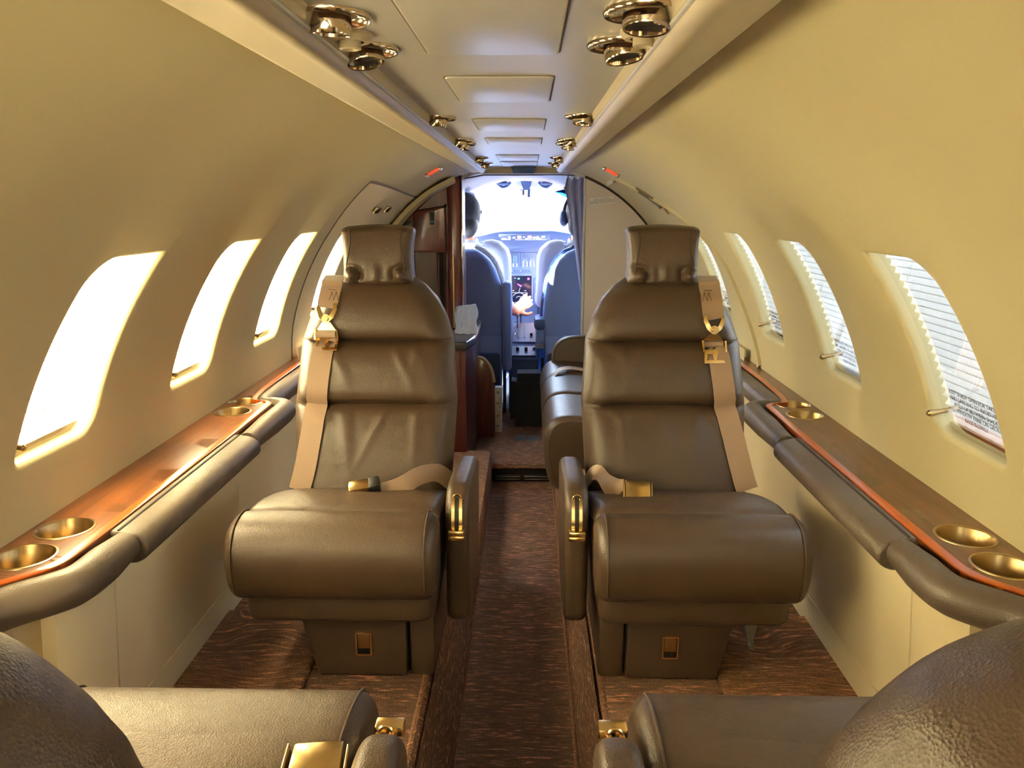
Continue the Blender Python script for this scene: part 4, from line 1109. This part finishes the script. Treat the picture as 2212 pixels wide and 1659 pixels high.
# ----------------------------------------------------------------------- pedestal
pd = thing('throttle_pedestal', 'grey centre pedestal with throttle levers between the pilot seats', 'pedestal', (0, 4.75, .10))
mb = MB(); mb.prism([(4.50, .10), (4.50, .425), (4.52, .44), (4.62, .475), (4.64, .495), (4.80, .585), (5.19, .66), (5.19, .10)], lambda a, b, c: (c, a, b), -.085, .085, .006); mb.build('pedestal_body', M['slatedark'], pd)
tl = math.atan2(.09, .16)
mb = MB(); mb.prism([(4.645, .498), (4.80, .588), (4.80, .594), (4.642, .504)], lambda a, b, c: (c, a, b), -.066, .070, .001); pl_ = mb.build('lever_plate', M['ped'], pd)
mb = MB(); mb.prism([(4.515, .438), (4.618, .474), (4.616, .482), (4.512, .446)], lambda a, b, c: (c, a, b), -.068, .070, .002); mb.build('trim_plate', M['ped'], pd)
mb = MB()
for x, w, y in ((-.032, .005, 4.72), (.004, .005, 4.72), (.040, .004, 4.74)): mb.box((x, y, .552), (w, .11, .006), 0, (tl, 0, 0))
mb.build('lever_slot', M['black'], pl_)
for x, y in ((-.040, 4.76), (-.02, 4.80)):
    mb = MB(); mb.tube([(x, y, .56), (x, y + .01, .635)], .004, 8); mb.box((x, y + .012, .642), (.016, .022, .022), .005); mb.build('throttle_lever', M['steel'], pd)
mb = MB(); mb.tube([(.045, 4.70, .53), (.045, 4.69, .552)], .008, 10); mb.build('flap_knob', M['black'], pd)
mb = MB()
for x in (-.036, .014): mb.box((x, 4.565, .476), (.018, .02, .026), .003, (.3, 0, 0))
mb.box((.060, 4.59, .476), (.012, .03, .02), .002, (.3, 0, 0)); mb.each('trim_switch', M['black'], pd)
mb = MB()
for x in (-.052, -.048): mb.ball((x, 4.79, .604 - (x + .052) * 8), .005, sub=2)
mb.box((-.052, 4.69, .541), (.004, .03, .006), .001, (tl, 0, 0)); mb.each('bright_screw', M['chrome'], pd)
mb = MB()
for i in range(5): mb.box2((-.096 - .0, 4.60 + i * .05, .47 + i * .022), (-.080, 4.63 + i * .05, .50 + i * .022), .002)
mb.each('side_switch', M['slate'], pd)

# --------------------------------------------------------------------- pilot seats
def pilot_seat(side, nm):
    lab = {'left': 'dark blue pilot seat on the left with a sheepskin edge, left of the pedestal', 'right': 'dark blue pilot seat on the right, beside the tan divider'}[nm]
    r = thing('pilot_seat', lab, 'seat', (side * .325, 4.62, .09), 'pilot seats')
    xc = side * .325; loops = []
    tab = [(.50, .215), (.60, .222), (.75, .212), (.88, .190), (.95, .165), (1.0, .135), (1.04, .090), (1.058, .045)]
    for i in range(41):
        z = .48 + (1.058 - .48) * i / 40; w = interp(tab, z); h = .045 * (1 if z < 1.0 else sqrt(max(.03, 1 - ((z - 1.0) / .06) ** 2)))
        loops.append([(xc + x, 4.52 + (z - .5) * -.05 + y, z) for x, y in rrect(w, h, min(.04, h * .95), 10, 3, 5)])
    mb = MB(); mb.loft(loops); bk = mb.build('backrest', M['navy'], r, ang=70)
    mb = MB(); pts = []
    for i in range(30):
        z = 1.062 - .40 * (i / 29) ** 1.6; w = interp(tab, min(1.056, z)) + .004
        pts.append((xc - side * w, 4.545 + (z - .5) * -.05 + .02, z + .004))
    if side < 0:
        mb.tube([(xc, 4.56, 1.07)] + pts, .020, 10); mb.build('sheepskin_cover', M['fleece'], bk)
    else:
        mb.tube([(xc, 4.55, 1.062)] + pts, .012, 10); mb.build('backrest_piping', M['slate'], bk)
    mb = MB(); mb.box((xc, 4.74, .52), (.42, .44, .12), .04); mb.build('seat_cushion', M['navy'], r)
    mb = MB(); mb.box((xc, 4.62, .27), (.38, .40, .40), .02); mb.build('seat_frame', M['slatedark'], r)
    ax = xc - side * .205
    if side < 0: mb = MB(); mb.box((ax + .022, 4.50, .62), (.06, .10, .52), .025); mb.build('armrest', M['navy'], r)
    else:
        mb = MB(); mb.box((ax - .028, 4.56, .635), (.065, .20, .07), .022); ar_ = mb.build('armrest', M['slate'], r)
        mb = MB(); mb.box((ax - .024, 4.56, .545), (.055, .16, .12), .015); mb.build('armrest_body', M['navy'], r)
        mb = MB(); mb.tube([(ax - .05, 4.46, .528), (ax - .05, 4.455, .515), (ax - .0, 4.455, .515)], .003, 8); mb.build('adjust_lever', M['brass'], r)
    mb = MB(); mb.tube([(xc - side * .215, 4.47, .11), (xc - side * .215, 4.47, .44)], .010, 8); mb.build('seat_rail', M['darkrail'], r)
    mb = MB(); mb.box((xc, 4.47, .34), (.40, .03, .46), .012); mb.build('back_skirt', M['navy'], r)
pilot_seat(-1, 'left'); pilot_seat(1, 'right')

# -------------------------------------------------------------------------- pilots
def limb(mb, pts, rads, n=14): mb.tube(cat(pts, 5), [x[0] for x in cat([(r,) for r in rads], 5)], n)
def pilot(side, nm):
    left = side < 0
    lab = {'left': 'person in a white shirt in the left pilot seat, bare forearm reaching over the pedestal', 'right': 'person in a white shirt and headset in the right pilot seat, half behind the curtain'}[nm]
    r = thing('person', lab, 'person', (side * .325, 4.75, .56))
    xc = -.325 if left else .322; hx = -.345 if left else .330; yb = 4.68
    B = MB()
    # torso, neck, head, legs as one body
    for a, b in (((xc, yb + .02, .62), (.165, .13, .12)), ((xc, yb + .02, .78), (.155, .105, .16)), ((xc, yb + .02, .93), (.165, .10, .13)), ((xc, yb + .02, 1.0), (.155, .085, .08))): B.ball(a, b)
    limb(B, [(xc, yb + .02, .98), (hx, yb + .02, 1.08), (hx, yb + .03, 1.16)], [.075, .056, .056])
    B.ball((hx, yb + .04, 1.245), (.078, .098, .112)); B.ball((hx, yb + .075, 1.19), (.058, .07, .068))
    B.ball((hx, yb + .137, 1.225), (.012, .018, .022))                      # nose
    for s in (-1, 1):
        B.ball((hx + s * .078, yb + .035, 1.23), (.010, .022, .034))       # ears
        B.ball((hx + s * .03, yb + .128, 1.25), (.014, .010, .010))
        limb(B, [(xc + s * .09, yb + .03, .60), (xc + s * .11, yb + .26, .63), (xc + s * .12, yb + .44, .62)], [.085, .078, .06])
        limb(B, [(xc + s * .12, yb + .44, .62), (xc + s * .11, yb + .55, .40), (xc + s * .10, yb + .64, .17), (xc + s * .10, yb + .74, .15)], [.06, .054, .04, .036])
    B.ball((hx, yb + .13, 1.185), (.026, .012, .010))
    arms = {}
    for s in (-1, 1):
        inner = (s > 0) == left
        sh = (xc + s * .165, yb + .02, 1.005)
        if left and inner:
            el = (-.128, 4.66, .735); wr = (-.058, 4.800, .665); arms[s] = (sh, el, wr)
        elif inner: el = (.128, 4.70, .76); wr = (.12, 4.95, .70); arms[s] = (sh, el, wr)
        else: el = (xc + s * .23, 4.76, .76); wr = (xc + s * .10, 5.0, .74); arms[s] = (sh, el, wr)
        limb(B, [sh, tuple((a + b) / 2 for a, b in zip(sh, el)), el], [.058, .052, .044])
        limb(B, [el, tuple(.45 * a + .55 * b for a, b in zip(el, wr)), wr], [.044, .041, .028])
        # hand: palm, four fingers, thumb
        W_ = Vector(wr)
        if left and inner:
            fwd = Vector((.52, .55, .36)).normalized(); lat = Vector((.45, -.1, -.75)).normalized()
        else: fwd = Vector((-.15 * s, .92, -.1)).normalized(); lat = Vector((-s, -.15, -.1)).normalized()
        lat = (lat - fwd * lat.dot(fwd)).normalized(); up_ = fwd.cross(lat)
        for q in (-.022, 0, .022): limb(B, [W_ - fwd * .01 + lat * q * .5, W_ + fwd * .045 + lat * q * .9, W_ + fwd * .085 + lat * q], [.019, .017, .013], 10)
        cs_ = -1 if (up_.z > 0) else 1
        for q, (o, ln) in enumerate(((-.031, .062), (-.010, .074), (.011, .070), (.030, .056))):
            k0 = W_ + fwd * .086 + lat * o; cu_ = up_ * cs_ * (-1 if left and inner else 1)
            cv = .35 if (left and inner) else .55
            k1 = k0 + fwd * ln * .45 + cu_ * ln * .10 * cv + lat * o * .12; k2 = k1 + fwd * ln * .32 + cu_ * ln * .30 * cv; k3 = k2 + fwd * ln * .16 + cu_ * ln * .32 * cv
            limb(B, [k0, k1, k2, k3], [.0105, .0095, .0088, .0075], 10)
        t0 = W_ + fwd * .022 + lat * .020; limb(B, [t0, t0 + lat * .034 + fwd * .030, t0 + lat * .050 + fwd * .058 , t0 + lat * .052 + fwd * .082], [.014, .0125, .0108, .009], 10)
    body = B.build('body', M['skin'], r); remesh(body, .0052, 3)
    # shirt with sleeves
    Sh = MB()
    for a, b in (((xc, yb + .02, .66), (.182, .145, .12)), ((xc, yb + .02, .80), (.176, .124, .16)), ((xc, yb + .02, .93), (.190, .120, .13)), ((xc, yb + .015, 1.005), (.175, .102, .078))): Sh.ball(a, b)
    limb(Sh, [(xc, yb + .015, 1.0), (xc + (hx - xc) * .6, yb + .015, 1.075)], [.10, .074])
    for s, (sh, el, wr) in arms.items():
        inner = (s > 0) == left
        sh2 = (sh[0], sh[1], sh[2] + .005); cuff = tuple(.80 * a + .20 * b for a, b in zip(el, wr))
        limb(Sh, [(xc + s * .10, yb + .02, 1.015), sh2, tuple((a + b) / 2 for a, b in zip(sh, el)), el, cuff], [.085, .080, .071, .062, .058])
    shirt = Sh.build('shirt', M['shirt'], r); remesh(shirt, .007, 3)
    c = MB(); loops = []
    for z, rad in ((1.055, .076), (1.085, .070), (1.108, .067), (1.104, .073), (1.075, .079)): loops.append([(hx + rad * cos(a), yb + .02 + rad * sin(a), z + .01 * sin(a)) for a in [2 * pi * i / 28 for i in range(28)]])
    c.loft(loops, False); col = c.build('collar', M['shirt'], r, ang=60)
    T_ = MB()
    T_.ball((xc, yb + .03, .60), (.178, .16, .10))
    for s in (-1, 1):
        limb(T_, [(xc + s * .09, yb + .03, .60), (xc + s * .11, yb + .26, .63), (xc + s * .12, yb + .44, .62)], [.096, .088, .072]); limb(T_, [(xc + s * .12, yb + .44, .62), (xc + s * .11, yb + .55, .40), (xc + s * .10, yb + .64, .19)], [.07, .064, .055])
    tr_ = T_.build('trousers', M['trouser'], r); remesh(tr_, .009, 3)
    for s in (-1, 1):
        f = MB(); f.ball((xc + s * .10, yb + .73, .15), (.045, .11, .045)); f.build('shoe', M['black'], r)
    H = MB(); H.ball((hx, yb + .022, 1.258), (.092, .108, .116)); H.ball((hx, yb - .02, 1.19), (.078, .062, .085))
    hair = H.build('hair', M['hair'], r); remesh(hair, .006, 2)
    cutm = MB(); cutm.box((hx, yb + .145, 1.20), (.3, .09, .15)); cut(hair, cutm); cutm = MB(); cutm.box((hx, yb + .12, 1.14), (.3, .16, .10)); cut(hair, cutm)
    if not left:
        h = MB(); h.tube([(hx + .100 * cos(a), yb + .03, 1.235 + .148 * sin(a)) for a in [pi * i / 20 for i in range(21)]], .009, 10); hs = h.build('headset', M['black'], r)
        for s in (-1, 1):
            e = MB(); e.ball((hx + s * .098, yb + .035, 1.225), (.026, .040, .048)); e.build('ear_cup', M['slatedark'], hs)
    else:
        e = MB(); e.ball((hx + .094, yb + .03, 1.26), (.006, .010, .012)); e.build('ear_piece', M['whiteplastic'], r)
    for s in (-1, 1):
        ep = MB(); ep.box((xc + s * .12, yb + .015, 1.076), (.09, .05, .006), .002, (0, s * .32, 0)); ep.build('epaulette', M['shirt'], r)
pilot(-1, 'left'); pilot(1, 'right')

# -------------------------------------------------------------- camera, light, world
cam = bpy.data.cameras.new('camera'); co = bpy.data.objects.new('camera', cam); C.objects.link(co)
co.location = (.028, 0, 1.30); co.rotation_euler = (pi / 2 - math.radians(12.8086), 0, math.radians(1.2158))
cam.sensor_width = 36; cam.lens = 1700 / 2212 * 36; cam.clip_start = .01; cam.clip_end = 500; sc.camera = co
def lamp(name, ty, loc, rot, energy, col, **k):
    l = bpy.data.lights.new(name, ty); l.energy = energy; l.color = col
    for a, b in k.items(): setattr(l, a, b)
    o = bpy.data.objects.new(name, l); C.objects.link(o); o.location = loc; o.rotation_euler = rot; return o
sd = Vector(SUNDIR).normalized()
lamp('sun', 'SUN', (-4, 2, 5), sd.to_track_quat('Z', 'Y').to_euler(), SUN, (1, .93, .80), angle=.02)
w = bpy.data.worlds.new('sky'); sc.world = w; w.use_nodes = True; nt = w.node_tree; bg = nt.nodes['Background']
tc = nt.nodes.new('ShaderNodeTexCoord'); sx = nt.nodes.new('ShaderNodeSeparateXYZ'); nt.links.new(tc.outputs['Generated'], sx.inputs[0])
r1 = nt.nodes.new('ShaderNodeValToRGB'); nt.links.new(sx.outputs['Z'], r1.inputs[0])
for i, (p, c_) in enumerate(((.0, (.12, .13, .14)), (.02, (.95, .98, 1.0)), (.35, (.62, .80, 1.0)), (.9, (.36, .58, .95)))):
    e = r1.color_ramp.elements; e = e[i] if i < len(e) else e.new(p); e.position = p; e.color = (*c_, 1)
nt.links.new(r1.outputs[0], bg.inputs[0])
mr = nt.nodes.new('ShaderNodeMapRange'); nt.links.new(sx.outputs['Y'], mr.inputs['Value']); mr.inputs['From Min'].default_value = .2; mr.inputs['From Max'].default_value = 1.0; mr.inputs['To Min'].default_value = SKY0; mr.inputs['To Max'].default_value = SKY1
nt.links.new(mr.outputs[0], bg.inputs[1])
sc.view_settings.view_transform = 'Standard'; sc.view_settings.look = 'None'; sc.view_settings.gamma = 1; sc.view_settings.use_curve_mapping = False
sc.view_settings.exposure = EXPO
sc.cycles.use_denoising = True
sc.cycles.max_bounces = 14; sc.cycles.diffuse_bounces = 8; sc.cycles.transparent_max_bounces = 16; sc.cycles.caustics_reflective = False; sc.cycles.caustics_refractive = False
sc.cycles.sample_clamp_indirect = 12
